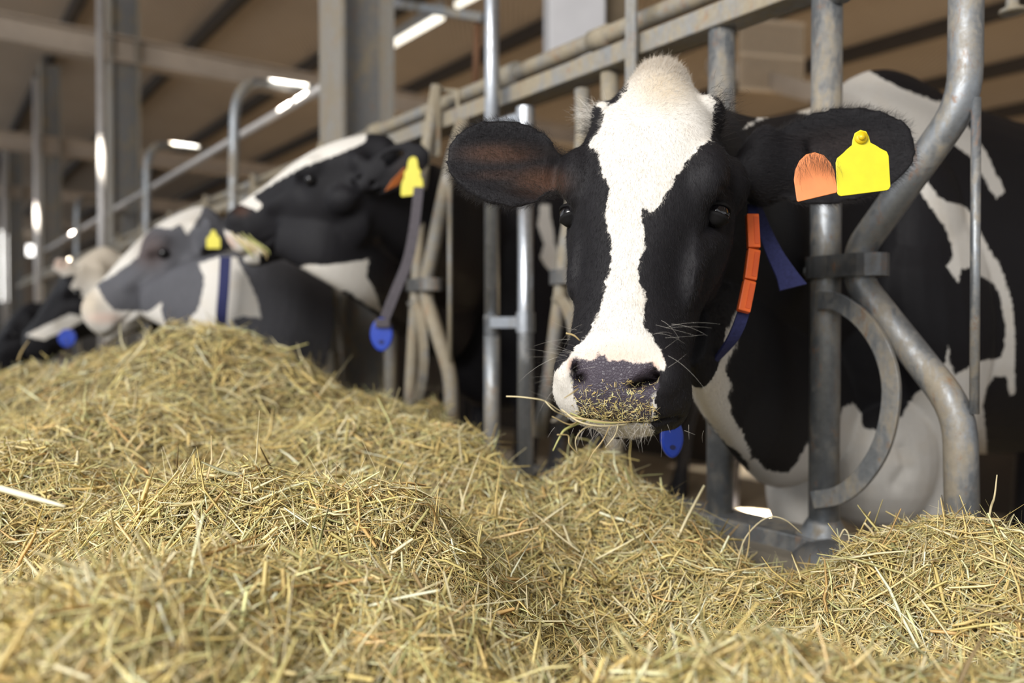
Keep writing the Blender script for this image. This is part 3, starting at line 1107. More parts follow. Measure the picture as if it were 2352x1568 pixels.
# half ring bumper of flat bar on the post
P = [onrail(x, y, -.036) for x, y in ((1880, 690), (1925, 694), (1985, 738), (2030, 810), (2048, 900), (2030, 1010), (1985, 1090), (1930, 1135), (1868, 1148))]
mb = MB()
mb.tube(catmull(np.array(P), 5), .1, flat=(.0165, .0045, None), nseg=4)
mb = MB()
Q = catmull(np.array(P), 5)
cen = onrail(1895, 915, -.036)
V, F = [], []
for i, q in enumerate(Q):
    T = unit(Q[min(i + 1, len(Q) - 1)] - Q[max(i - 1, 0)])
    w = unit(np.cross(T, RN))
    for a, b in ((-1, -1), (1, -1), (1, 1), (-1, 1)):
        V.append(q + w * a * .0165 + RN * b * .005)
for i in range(len(Q) - 1):
    for j in range(4):
        k = (j + 1) % 4
        F.append((i * 4 + j, i * 4 + k, i * 4 + 4 + k, i * 4 + 4 + j))
F += [(3, 2, 1, 0), tuple(len(V) - 4 + j for j in range(4))]
mb.add(V, F)
mb.build('half_ring', M['galv'], yk, False, .0012)

# the post on the other side of the cow's neck
sQ = float((onrail(1655, 750) - R0) @ RD)
fixed_post(sQ, 'dark grey post left of the near cow\'s neck, hidden behind her head in the middle', foot=False, z0=zs)

# following headlocks, seen smaller and blurred
S2 = float((onrail(972, 675, -.10) - R0) @ RD)
S15 = float((onrail(1312, 650) - R0) @ RD)
S3 = float((onrail(735, 660) - R0) @ RD)
STEP = (S3 - S15) / 2


def far_lock(s0, label, tilt=0.0, m='galv_dirty', n0=0.0):
    """hourglass pair of bent pipes, band, half ring and thin rod at place s0"""
    r = empty('headlock_yoke', rail(s0, 0, zs), label, 'yoke', 'bent yokes of the headlocks')
    zb = Zb - .03

    def B(rows, rad, name, mat=m, k=.06):
        mb = MB()
        mb.tube(rounded([rail(s0 + a, b + (n0 if z < zb - .1 else n0 * .4), z) for a, b, z in rows], k), rad, 14)
        return mb.build(name, M[mat], r)
    B([(-.15, 0, zb), (-.155, 0, zb - .18), (-.02, 0, .90), (-.02, 0, .84), (-.17, 0, .60), (-.18, 0, zs)], .023, 'bent_pipe')
    B([(-.165, 0, zb - .2), (-.165, 0, .6)], .007, 'thin_rod')
    B([(-.055 + tilt, -.01, zb - .02 if s0 == S15 else zb + .14), (-.06 + tilt, -.01, zb - .16), (.02, -.01, .95), (.03, -.01, .86), (.08 - tilt * .4, -.01, .62), (.13 - tilt, -.01, .44)], .020, 'swing_bar')
    collar_band(s0 + .035, .885, .085, r, n0, .02)
    mb = MB()
    A = []
    for a in np.linspace(-90, 90, 12):
        A.append(rail(s0 + .03 - .085 * math.cos(math.radians(a)), n0 - .03, .66 + .17 * math.sin(math.radians(a))))
    mb.tube(A, .1, flat=(.004, .014, None))
    mb.build('half_ring', M['galv_dirty'], r, False)
    return r


far_lock(S2, 'hourglass yoke with tilted bar behind the ear of the second cow', .05, n0=-.10)
far_lock(S15, 'yoke mostly hidden behind the near cow\'s muzzle', .0)
far_lock(S3, 'yoke beside the wide steel column, left of the second cow\'s pendant', .0)
for k in range(1, 7):
    far_lock(S3 + STEP * k, ['yoke just behind the grey faced cow', 'far yoke, second beyond the grey faced cow', 'far yoke, third beyond the grey faced cow', 'far yoke, fourth beyond the grey faced cow', 'far yoke, fifth beyond the grey faced cow', 'last yoke of the far feed rail'][k - 1], .03)
FP = [(1006, 'slim flat post rising above the beam left of the tall bright pipe')]
for k, (s, lb) in enumerate([(S15 + .30, 'post behind the near cow\'s left ear'), (S2 + .30, 'pale post just right of the wide steel column, second cow in front'), (S3 + .3, 'pale post at the grey faced cow\'s shoulder'), (S3 + STEP + .3, 'far post beyond the grey faced cow'), (S3 + 2 * STEP + .3, 'farthest post near the light headed cow')]):
    if k == 0:
        continue
    if k == 1:
        s += .12
    fixed_post(s, lb, .024, foot=False, m='galv_dirty', z0=.2)
# flat uprights standing above the beam
for px, y0, y1, lb in ((1003, 205, 360, 'flat upright left of the tall bright pipe, rising over the beam'), (1450, 0, 210, 'flat upright rising past the beam left of the near cow\'s poll')):
    c_ = onrail(px, (y0 + y1) / 2, -.055)
    a, b = np.array([c_[0], c_[1], onrail(px, y0 - (60 if y0 == 0 else 0), -.055)[2]]), np.array([c_[0], c_[1], onrail(px, y1, -.055)[2]])
    mb = MB()
    mb.tube([a, b], .1, flat=(.0165, .005, RD))
    r = mb.build('latch_bar', M['galv_dirty'], None, False, .001)
    tag(r, lb, 'bar', 'flat bars of the locking gear')
mb = MB()
mb.tube([onrail(1052, 300, -.03), onrail(1052, 210, -.03), onrail(1000, 205, -.03)], .007, 8)
tag(mb.build('hook', M['galv_dirty'], None), 'small bent hook bridging the flat upright and the beam', 'hook')

# bright round gate pipes left of the near cow
g = empty('gate', onrail(1130, 900, -.10), 'gate of two upright galvanised pipes, the tall one bright and shiny', 'gate')
nG = -.10
zb1 = .30
p0, p1 = onrail(1127, 980, nG), onrail(1137, -250, nG)
top = onrail(1130, 740, nG)
mb = MB()
mb.tube([[top[0], top[1], top[2]], [top[0], top[1], 2.35]], .0215, 20)
mb.build('tall_pipe', M['galv_clean'], g)
mb = MB()
mb.tube([[top[0], top[1], .22], [top[0], top[1], top[2] + .02]], .0235, 20)
mb.build('lower_sleeve', M['galv'], g)
q = onrail(1207, 740, nG)
qt = onrail(1207, 252, nG)
mb = MB()
mb.tube([[q[0], q[1], .22], [q[0], q[1], qt[2]]], .0215, 20)
mb.build('short_pipe', M['galv_clean'], g)
mb = MB()
mb.ell([q[0], q[1], qt[2]], np.eye(3), (.0215, .0215, .010))
mb.build('pipe_cap', M['galv_clean'], g)
for zz, nm in ((q[2], 'clamp'), (onrail(1165, 285, nG)[2], 'top_link')):
    mb = MB()
    mb.tube([[q[0], q[1], zz - .027], [q[0], q[1], zz + .027]], .026, 20)
    mb.tube([[top[0] + .0, top[1] - .022, zz], [q[0], q[1] - .015, zz]], .1, flat=(.015, .006, Z3))
    mb.tube([[top[0], top[1], zz - .04], [top[0], top[1], zz + .012]], .0235, 20)
    o = mb.build(nm, M['galv_clean'], g, False)
mb = MB()
mb.ell([(top[0] + q[0]) / 2, top[1] - .03, q[2]], np.eye(3), (.008, .006, .008))
mb.build('bolt', M['galv_clean'], g)

# ------------------------------------------------------------------ behind the rail: cubicle rails, pipes, lamps
M['pale_pipe'] = plain('pale_pipe', (.55, .52, .50), .35, .3, .1, 20, .1)


def gnd(p):
    return np.array([p[0], p[1], -.2])


def tubeobj(name, pts, r, m, label, cat, group=None, rad=.25, nseg=14):
    mb = MB()
    mb.tube(rounded(pts, rad, 8), r, nseg)
    return tag(mb.build(name, m, None), label, cat, group)


tubeobj('cubicle_divider', [gnd(at(534, 560, 4.2)), at(534, 560, 4.2), at(540, 182, 4.2), at(740, 208, 4.9)], .026, M['galv'], 'arched pipe divider behind the second cow\'s muzzle, sunlit on top', 'divider', 'arched cubicle dividers', .22)
tubeobj('cubicle_divider', [gnd(at(336, 600, 6.2)), at(336, 600, 6.2), at(338, 328, 6.2), at(480, 345, 6.9)], .028, M['galv'], 'smaller arched pipe divider above the grey faced cow, sunlit on top', 'divider', 'arched cubicle dividers', .22)
tubeobj('cubicle_divider', [gnd(at(176, 640, 9.2)), at(176, 640, 9.2), at(178, 455, 9.2), at(235, 462, 10)], .03, M['galv'], 'farthest arched pipe divider at left, blurred', 'divider', 'arched cubicle dividers', .2)
tubeobj('neck_rail', [at(290, 465, 7.3), at(742, 200, 4.4)], .024, M['pale_pipe'], 'long slanting pipe joining the arched dividers', 'rail')
tubeobj('neck_rail', [at(290, 465, 7.3), at(100, 578, 12)], .024, M['pale_pipe'], 'farther end of the slanting pipe, glinting at left', 'rail')
tubeobj('support_pipe', [at(229, -60, 7.0), gnd(at(229, -60, 7.0))], .030, M['pale_pipe'], 'white vertical pipe in front of the grey column at left', 'pipe', 'white vertical pipes')
tubeobj('support_pipe', [at(82, 180, 10.8), gnd(at(82, 180, 10.8))], .036, M['pale_pipe'], 'white vertical pipe beside the narrow dark column', 'pipe', 'white vertical pipes')
tubeobj('support_pipe', [at(8, 325, 14.6), gnd(at(8, 325, 14.6))], .036, M['pale_pipe'], 'white vertical pipe at the left edge', 'pipe', 'white vertical pipes')
mb = MB()
mb.tube([at(740, -10, 4.6), at(885, 5, 4.4), at(1112, 42, 4.0)], .1, flat=(.02, .02, Z3))
tag(mb.build('cross_bar', M['galv'], None, False), 'thin cross bar behind the wide column at the top', 'bar')
tubeobj('hanger', [at(1098, 40, 4.05), at(1092, 200, 4.05)], .018, plain('rusty_bar', (.16, .075, .035), .8), 'rusty hanger bar dropping from the cross bar', 'bar', None, .01, 8)

_t = NT('lit_pane')
_t.b.inputs['Emission Color'].default_value = (1, .97, .92, 1)
_t.b.inputs['Emission Strength'].default_value = 4
M['lit_pane'] = _t.m
lampm = NT('lit_tube')
lampm.b.inputs['Emission Color'].default_value = (1, .93, .78, 1)
lampm.b.inputs['Emission Strength'].default_value = 1.6
lampm.fin((.9, .88, .8), .4)
M['lit'] = lampm.m
for a, b, lb in (((884, 112), (1012, 38), 'lit fluorescent tube seen past the wide column'), ((1052, 10), (1110, -22), 'lit fluorescent tube cut off by the top edge')):
    A, B = at(*a, 7.2), at(*b, 5.9)
    L = empty('tube_lamp', (A + B) / 2, lb, 'lamp', 'fluorescent tubes')
    mb = MB()
    mb.tube([A, B], .032, 12)
    mb.build('tube', M['lit'], L)
    mb = MB()
    mb.tube([A + Z3 * .06, B + Z3 * .06], .1, flat=(.05, .02, None))
    mb.build('housing', M['beam_paint'], L, False)
# added low dark wall hiding the lit ground beyond, with a gap
g0 = float((onrail(1660, 800, 3.0) - R0) @ RD)
g1 = float((onrail(1800, 800, 3.0) - R0) @ RD)
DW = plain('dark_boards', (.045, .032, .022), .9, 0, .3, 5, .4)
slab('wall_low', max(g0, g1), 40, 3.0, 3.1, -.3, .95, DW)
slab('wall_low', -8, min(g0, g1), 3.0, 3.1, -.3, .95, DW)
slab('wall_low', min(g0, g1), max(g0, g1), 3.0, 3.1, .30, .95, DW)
# added spots under the closed roof stand in for sun on pipes and ground
def added_sun(p, power, ang=5):
    spot('roof_gap_sun', (p[0] - .1, p[1] - .5, 3.9), p, power, ang)


added_sun(at(655, 196, 4.6), 14000, 11)
added_sun(at(415, 337, 6.6), 14000, 11)
added_sun(np.array([at(1728, 1188, 4.12)[0], at(1728, 1188, 4.12)[1], -.2]), 60000, 5)
added_sun(at(170, 535, 9.7), 60000, 10)
added_sun(at(231, 360, 7.0), 3000, 3)
added_sun(at(82, 495, 10.8), 5000, 3)
# bright openings in the far end wall
for i, (x, y, w_, h_) in enumerate(((10, 560, .22, .55), (4, 640, .3, .9), (38, 600, .12, .3), (70, 575, .12, .2))):
    p = at(x, y, 33.0)
    mb = MB()
    mb.box(p, (RN, RD, Z3), (w_, .03, h_))
    mb.build('window_%d' % (i + 2), M['lit_pane'], None, False)['kind'] = 'structure'
# lattice window high in the back, top right
wf = at(1772, 130, 7.0)
W1 = bpy.data.objects.new('window_1', None)
COL.objects.link(W1)
W1.location = wf
tag(W1, kind='structure')
u, v = unit([1, .25, 0]), Z3
mb = MB()
mb.box(wf + np.array([.02, .05, 0]), (u, np.cross(v, u), v), (.31, .01, .30))
mb.build('pane', plain('yellowed_sheet', (.30, .22, .13), .7), W1, False)
mb = MB()
for i in range(17):
    mb.box(wf + u * (-.29 + i * .036), (u, np.cross(v, u), v), (.007, .012, .29))
for i in (-1, 0, 1):
    mb.box(wf + v * i * .29, (u, np.cross(v, u), v), (.31, .016, .014))
mb.build('window_frame', plain('tan_lattice', (.55, .44, .32), .7), W1, False)
mb = MB()
mb.box(at(1760, 180, 7.2) - u * .1, (unit(at(1850, 215, 6.4) - at(1560, 135, 8)), np.cross(v, u), v), (.75, .05, .06))
tag(mb.build('lintel', M['rafter'], None, False), 'pale slanting ledge under the lattice window', 'ledge')
# hanging bell lamp top right
L = empty('hanging_socket', at(2325, 20, 1.9), 'dark round socket hanging into the top right corner', 'lamp')
mb = MB()
mb.loft([(at(2325, 30, 1.9), _R, _F, .026, .026, 2, 0), (at(2325, 22, 1.9), _R, _F, .027, .027, 2, 0), (at(2325, 14, 1.9), _R, _F, .014, .014, 2, 0), (at(2325, -60, 1.9), _R, _F, .013, .013, 2, 0)], 20, 3)
mb.build('socket', M['galv_dirty'], L)

# ---- fittings of the near cow
def solid(name, col, rough=.45, spec=.5, var=.08, scale=60, bump=.1):
    return plain(name, col, rough, 0, var, scale, bump, spec)


M['tag_yellow'] = solid('yellow_ear_tag_plastic', (.66, .58, .01), .4)
M['tag_orange'] = solid('orange_ear_tag_plastic', (.72, .22, .06), .45)
M['orange'] = solid('orange_collar_number_plastic', (.85, .14, .02), .4)
M['blue'] = solid('blue_pendant_plastic', (.006, .04, .36), .35)
M['strap'] = solid('blue_woven_strap', (.028, .032, .11), .8, .3, .3, 200, .5)
M['strap_grey'] = solid('grey_woven_strap', (.085, .075, .085), .8, .3, .3, 150, .4)
M['cut'] = solid('pale_cut_edge', (.30, .26, .22), .8)


def ear_tag(parent, top, u, v, w, h, nw, nh, m, name='ear_tag', stud=True, half=False):
    u, v = unit(u), unit(v)
    n = np.cross(u, v)
    mb = MB()
    P = tag_outline(w, h, nw, nh) if not half else [(a * w, b * h) for a, b in ((-.47, -1), (-.5, -.97), (-.5, -.5), (-.44, -.3), (-.3, -.12), (-.12, -.02), (.1, -.02), (.3, -.13), (.44, -.33), (.5, -.52), (.5, -.97), (.47, -1))]
    mb.prism(P, top, u, v, .0022)
    o = mb.build(name, m, parent, False, .0006)
    if stud:
        mb = MB()
        fr = n if n @ (CAM - top) > 0 else -n
        c = np.asarray(top) + fr * .003
        mb.tube([c - fr * .003, c + fr * .002], .0085, 20)
        mb.tube([c, c + fr * .006], .0045, 14)
        mb.build('stud', M['stud'], o)
    return o


M['stud'] = solid('stud_plastic', (.72, .50, .01), .4)
# yellow tag in front of the ear, orange tag beside it
Yt = 1.155
ear_tag(rootA, at(1977, 318, Yt), at(2037, 345, Yt) - at(1925, 360, Yt + .01), at(1977, 318, Yt) - at(1984, 445, Yt - .01), .0705, .079, .020, .016, M['tag_yellow'])
ear_tag(rootA, at(1862, 350, Yt + .01), at(1925, 440, Yt) - at(1833, 462, Yt + .01), at(1865, 350, Yt) - at(1880, 455, Yt - .01), .055, .066, .036, .010, M['tag_orange'], stud=False, half=True)


def strip(pts, widths, th, wdirs, name, m, parent, sub=6):
    """strap: centre line, half width along wdirs, real thickness"""
    P = np.array(pts, float)
    Q = catmull(np.column_stack([P, np.asarray(widths, float)[:, None], np.array(wdirs, float)]), sub)
    mb = MB()
    V, F = [], []
    n = len(Q)
    for i in range(n):
        c, hw, w = Q[i, :3], Q[i, 3], unit(Q[i, 4:7])
        T = unit(Q[min(i + 1, n - 1), :3] - Q[max(i - 1, 0), :3])
        w = unit(w - T * (w @ T))
        nn = np.cross(T, w)
        for a, b in ((-1, -1), (1, -1), (1, 1), (-1, 1)):
            V.append(c + w * a * hw + nn * b * th / 2)
    for i in range(n - 1):
        for j in range(4):
            k = (j + 1) % 4
            F.append((i * 4 + j, i * 4 + k, i * 4 + 4 + k, i * 4 + 4 + j))
    F += [(3, 2, 1, 0), (4 * n - 4, 4 * n - 3, 4 * n - 2, 4 * n - 1)]
    mb.add(V, F)
    return mb.build(name, m, parent, False)


ctop = [at(1728, 470, 1.33), at(1727, 560, 1.30), at(1722, 640, 1.28), at(1708, 715, 1.27), at(1684, 775, 1.28), at(1650, 820, 1.31), at(1612, 862, 1.35), at(1575, 905, 1.40), at(1558, 945, 1.385), at(1546, 982, 1.365)]
wd = [(1, 0, 0)] * 4 + [(1, 0, .2), (1, 0, .5), (.8, 0, .8), (.7, 0, .9), (.8, 0, .8), (1, 0, .3)]
col = strip(ctop, [.0075, .0075, .0075, *[.009, .009, .008, .006, .004, .006, .007]], .004, wd, 'collar', M['strap'], rootA)
for k, (a, b, lab) in enumerate((((1727, 493), (1731, 570), 'orange number block, top of three'), ((1731, 574), (1722, 643), 'orange number block, middle of three'), ((1721, 646), (1707, 716), 'orange number block, lowest of three'))):
    A, B = at(*a, 1.292 - k * .012), at(*b, 1.28 - k * .012)
    d = unit(B - A)
    sdv = unit(np.cross(d, _F))
    mb = MB()
    mb.box((A + B) / 2, (sdv, np.cross(d, sdv), d), (.0095, .006, np.linalg.norm(B - A) / 2))
    q = mb.build('number_block', M['orange'], col, False, .0016)
    mb = MB()
    mb.box((A + B) / 2 - np.cross(d, sdv) * .006 * np.sign(np.cross(d, sdv) @ _F) + sdv * .004, (sdv, np.cross(d, sdv), d), (.0035, .001, np.linalg.norm(B - A) / 2 * .8))
    mb.build('number_groove', solid('orange_shade_plastic', (.70, .10, .015)), col, False)
# loose tail of the strap ending by the post
tail = [at(1735, 468, 1.36), at(1752, 520, 1.38), at(1778, 580, 1.38), at(1806, 630, 1.37), at(1822, 660, 1.36)]
strip(tail, [.008, .011, .014, .018, .025], .0035, [(1, .1, .1), (1, .1, .1), (1, .1, .15), (1, .1, .25), (1, .2, .18)], 'strap_tail', M['strap'], rootA)


def pendant(c, w, h, parent, name='pendant'):
    """rounded plastic medallion, wider at the shoulder"""
    P = []
    for a in np.linspace(0, 2 * np.pi, 40, endpoint=False):
        x, y = math.cos(a), math.sin(a)
        P.append((x * w / 2 * (1 - .12 * max(0, -y) ** 2), y * h / 2))
    mb = MB()
    mb.prism(P, c, _R, Z3, .016)
    o = mb.build(name, M['blue'], parent, False, .004)
    mb = MB()
    P2 = [(x * .25, y * .12 - h * .22) for x, y in P]
    mb.prism(P2, np.asarray(c) - np.array([0, .0085, 0]), _R, Z3, .002)
    mb.build('pendant_hole', M['strap'], o, False)
    return o


pendant(at(1543, 1005, 1.36), .037, .066, rootA)

# ------------------------------------------------------------------ the other cows
def small_cow(label, poll, nose, face, W, bk, dark, polys, body_polys, pad, soft, ears, sc=None, w=1.0, neck_kw={}, voxel=.010, jaw=0.0, eye_o=-.04, sides=(-1,), wz=1.41, hod=-.30, dp=1.0, extra=None):
    H = Head(poll, nose, face, sc, w, dp)
    mat = coat_material('coat_' + ('grey' if dark[0] > .03 else 'dark'), dark=dark, edge=.004)
    r, b, d = make_cow('cow', label, H, W, bk, voxel, polys, mat, ears(H), scale=1.0, neck_kw=neck_kw, body_polys=body_polys, pad=pad, soft=soft, smooth=6, jaw=jaw, wz=wz, head_only_depth=hod, extra=extra)
    for sg in sides:
        eye(H, .198, sg, .098, eye_o, r, mats=M)
    return r, H


def under_neck(rows):
    def f(mb):
        C = [at(a, b, c) for a, b, c, _, _ in rows]
        S = []
        for i, (a, b, c, hw, hh) in enumerate(rows):
            d = unit(C[min(i + 1, len(C) - 1)] - C[max(i - 1, 0)])
            up = unit(Z3 - d * (Z3 @ d))
            S.append((C[i], np.cross(d, up), up, hw, hh, 2.1, 0))
        mb.loft(S, 26, 5)
    return f


def xy(p):
    return (p[0], p[1])


# second cow: black head lifted to the left
YB = 2.60
rB, HB = small_cow('black cow with raised head turned left, white throat and yellow ear tag', at(872, 292, YB - .05), at(500, 478, YB + .10), unit([-.45, -.25, .95]),
                   xy(rail(2.05, .70)), RN, (.0045, .0042, .0055),
                   [[(480, 450), (560, 400), (610, 365), (700, 310), (760, 270), (850, 260), (838, 328), (775, 356), (700, 382), (640, 414), (582, 450), (600, 470), (590, 486), (560, 470), (520, 468), (500, 480)],
                    [(505, 520), (540, 540), (600, 560), (595, 610), (530, 600)],
                    [(690, 612), (760, 606), (848, 595), (842, 630), (858, 660), (880, 740), (800, 740), (690, 640)]],
                   [[(700, 612), (760, 606), (848, 595), (842, 630), (858, 660), (880, 720), (850, 705), (800, 670), (740, 645), (690, 625)],
                    [(1240, 470), (1262, 470), (1275, 560), (1298, 620), (1307, 655), (1290, 668), (1262, 620), (1240, 590), (1250, 560), (1235, 520)]],
                   None, [('pink', 520, 560, 25, 20, .6), ('brown', 555, 485, 18, 12, .6), ('brown', 940, 400, 30, 30, .3)],
                   lambda H: [dict(a=(H(.10, -.10, -.10), at(985, 345, YB - .1), (0, .1, -1.0), .070), k=dict(cup=.03)), dict(a=(H(.10, .10, -.10), H(.02, .26, -.16), (0, .3, -1.0), .06), k=dict(cup=.03))],
                   neck_kw=dict(t_in=unit([-.75, -.45, .25]), head_tilt=unit([-.3, 0, -.9])), jaw=.012, sides=(-1, 1), dp=1.12, extra=under_neck([(640, 545, 2.60, .03, .06), (740, 558, 2.58, .05, .11), (830, 580, 2.68, .06, .16), (890, 610, 2.88, .08, .19), (950, 650, 3.15, .10, .22), (1040, 690, 3.4, .14, .26)]))
Yt = YB - .22
ear_tag(rB, at(948, 372, Yt), at(973, 440, Yt) - at(920, 446, Yt), at(948, 372, Yt) - at(946, 446, Yt), .064, .096, .026, .036, M['tag_yellow'], stud=False)
ear_tag(rB, at(925, 392, Yt + .04), at(950, 400, Yt + .04) - at(890, 430, Yt), at(925, 385, Yt) - at(895, 432, Yt), .05, .060, .018, .012, M['tag_orange'], stud=False)
cb = strip([at(962, 430, 2.34), at(952, 520, 2.30), at(936, 600, 2.28), at(908, 670, 2.27), at(884, 730, 2.27)], [.014] * 5, .005, [(1, 0, .1)] * 3 + [(1, 0, .4)] * 2, 'collar', M['strap_grey'], rB)
pendant(at(877, 768, 2.26), .062, .092, cb)
mb = MB()
mb.box(at(880, 742, 2.25), np.eye(3), (.020, .012, .012))
mb.build('buckle', M['strap_grey'], cb, False, .003)

# third cow: grey cheek, white blaze
YC = 3.15
rC, HC = small_cow('grey faced cow with white blaze and muzzle, dark blue collar', at(458, 462, YC + .03), at(152, 700, YC - .12), unit([-.75, -.55, .60]),
                   xy(rail(2.98, .55)), RN, (.055, .055, .062),
                   [[(150, 650), (240, 590), (300, 560), (350, 500), (400, 460), (440, 440), (470, 470), (455, 500), (430, 540), (415, 510), (395, 525), (352, 520), (330, 540), (318, 590), (290, 610), (222, 655), (240, 690), (260, 712), (300, 715), (340, 715), (390, 685), (440, 685), (470, 640), (455, 610), (480, 590), (560, 560), (600, 780), (140, 790)]],
                   [[(455, 605), (500, 590), (540, 590), (560, 620), (580, 660), (598, 715), (600, 730), (560, 725), (530, 735), (545, 750), (580, 790), (500, 800), (300, 800), (420, 760), (460, 700), (470, 640)]],
                   [(160, 665), (180, 665), (185, 690), (176, 705), (160, 705)], [('brown', 345, 575, 42, 42, .5), ('tan', 195, 690, 40, 40, .8), ('pink', 172, 690, 14, 22, .8), ('pink', 240, 730, 40, 14, .5)],
                   lambda H: [dict(a=(H(.10, -.10, -.10), at(482, 500, YC - .12), (.2, .1, -1.0), .045), k=dict(cup=.03)), dict(a=(H(.10, .10, -.10), H(.02, .26, -.16), (0, .3, -1.0), .06), k=dict(cup=.03))],
                   neck_kw=dict(t_in=unit([-.75, -.45, .15]), head_tilt=unit([-.4, 0, -.9])), jaw=.005, sides=(-1, 1), dp=1.10, extra=under_neck([(330, 690, 3.05, .03, .06), (430, 690, 3.0, .06, .14), (520, 690, 2.98, .08, .18), (610, 720, 3.1, .10, .22), (700, 760, 3.35, .14, .26)]))
strip([at(518, 590, 2.83), at(514, 660, 2.82), at(509, 720, 2.84), at(507, 765, 2.90)], [.018] * 4, .006, [(1, .1, 0)] * 4, 'collar', M['strap'], rC)
ear_tag(rC, at(490, 535, YC - .2), _R, Z3, .05, .055, .018, .012, M['tag_yellow'], stud=False)

# fourth cow: dark face pointing down, pale poll and ear
YD = 4.3
rD, HD = small_cow('dark cow at far left with pale forehead and ear, head lowered', at(225, 560, YD), at(25, 790, YD - .1), unit([-.75, -.60, .35]),
                   xy(rail(4.35, .5)), RN, (.0045, .0042, .0055),
                   [[(140, 560), (250, 540), (290, 600), (260, 680), (200, 690), (160, 660), (175, 630), (110, 640)], [(20, 700), (80, 620), (100, 625), (50, 690), (20, 740)], [(60, 770), (110, 745), (160, 720), (200, 730), (160, 755), (100, 780)]],
                   [[(200, 540), (300, 540), (300, 640), (240, 690)]],
                   None, [('tan', 220, 590, 80, 70, .7), ('pink', 140, 605, 20, 14, .6)],
                   lambda H: [dict(a=(H(.11, -.10, -.10), at(112, 598, YD - .2), (.2, .1, -1.0), .055), k=dict(cup=.03)), dict(a=(H(.10, .10, -.10), H(.02, .26, -.16), (0, .3, -1.0), .06), k=dict(cup=.03))],
                   neck_kw=dict(t_in=unit([-.75, -.45, -.05])), sides=(-1,), voxel=.013)
pendant(at(155, 776, 3.9), .085, .085, rD)
# a fifth, all dark, beyond her
rE, HE = small_cow('black cow farthest left, only its dark shape showing above the hay', at(60, 690, 5.6), at(-60, 860, 5.5), unit([-.75, -.60, .35]),
                   xy(rail(6.0, .5)), RN, (.0045, .0042, .0055), [], [], None, [],
                   lambda H: [dict(a=(H(.10, -.10, -.10), H(.05, -.26, -.12), (.2, .1, -1.0), .055), k=dict(cup=.03)), dict(a=(H(.10, .10, -.10), H(.02, .26, -.16), (0, .3, -1.0), .06), k=dict(cup=.03))],
                   neck_kw=dict(t_in=unit([-.75, -.45, -.2])), sides=(-1,), voxel=.016)

# ------------------------------------------------------------------ hay
M['hay'] = None
_t = NT('hay')
_a = _t.n('ShaderNodeAttribute', attribute_name='tint')
_c = _a.outputs['Color']
_t.fin(_c, .42, 0, .45)
_tr = _t.n('ShaderNodeBsdfTranslucent')
_t.l(_c, _tr.inputs['Color'])
_mx = _t.n('ShaderNodeMixShader')
_mx.inputs[0].default_value = .22
_t.l(_t.b.outputs[0], _mx.inputs[1])
_t.l(_tr.outputs[0], _mx.inputs[2])
_t.l(_mx.outputs[0], _t.out.inputs['Surface'])
M['hay'] = _t.m
_t = NT('packed_hay')
_n1 = _t.noise(60, 6, .8, 1.5)
_c = _t.mix(_t.ramp(_n1, .35, .65), (.085, .065, .025), (.26, .20, .08))
_t.bump(_n1, .9, .01)
M['packed'] = _t.fin(_c, .9)

rngh = np.random.default_rng(7)


def vnoise(x, y, f, seed):
    """smooth value noise"""
    r = np.random.default_rng(seed)
    T = r.random((64, 64))
    X, Y = x * f, y * f
    i, j = np.floor(X).astype(int), np.floor(Y).astype(int)
    u, v = X - i, Y - j
    u, v = u * u * (3 - 2 * u), v * v * (3 - 2 * v)
    g = lambda a, b: T[a % 64, b % 64]
    return (g(i, j) * (1 - u) + g(i + 1, j) * u) * (1 - v) + (g(i, j + 1) * (1 - u) + g(i + 1, j + 1) * u) * v - .5


# mounds: x, y, height, radius along x, radius along y, rotation
MOUNDS = []


def mound(px, py, Y, rx, ry, rot=0.0, base=.18):
    p = at(px, py, Y)
    MOUNDS.append((p[0], p[1], p[2] - base, rx, ry, math.radians(rot)))


mound(430, 772, 2.25, .36, .45, 20)
mound(255, 812, 2.40, .36, .45, 10)
mound(60, 850, 2.55, .50, .50, 10)
mound(560, 838, 2.15, .28, .40, 35)
mound(700, 885, 2.15, .26, .40, 35)
mound(860, 918, 2.25, .26, .36, 35)
mound(985, 908, 2.42, .13, .18, 35)
mound(250, 940, 1.80, .60, .45, 0)
mound(800, 960, 1.80, .36, .38, 30)
mound(1060, 1010, 1.70, .20, .30, 30)
mound(520, 1090, 1.22, .36, .26, 10)
mound(60, 1060, 1.35, .45, .32, 0)
mound(880, 1170, 1.18, .26, .28, 20)
mound(1350, 1060, 1.66, .19, .24, 20)
mound(1480, 1160, 1.50, .17, .24, 20)
mound(1150, 1190, 1.42, .22, .25, 20)
mound(1620, 1270, 1.36, .17, .20, 20)
mound(1790, 1370, 1.22, .17, .20, 20)
mound(2200, 1235, 1.20, .28, .16, -35)
mound(1990, 1290, 1.20, .14, .12, 0)
mound(2340, 1250, 1.08, .24, .20, -30)
mound(300, 1380, .87, .45, .26, 0)
mound(800, 1420, .87, .34, .24, 10)
mound(1500, 1590, .74, .50, .12, 0)
mound(2000, 1560, .80, .40, .16, 0)
mound(100, 1480, .67, .40, .25, 0)


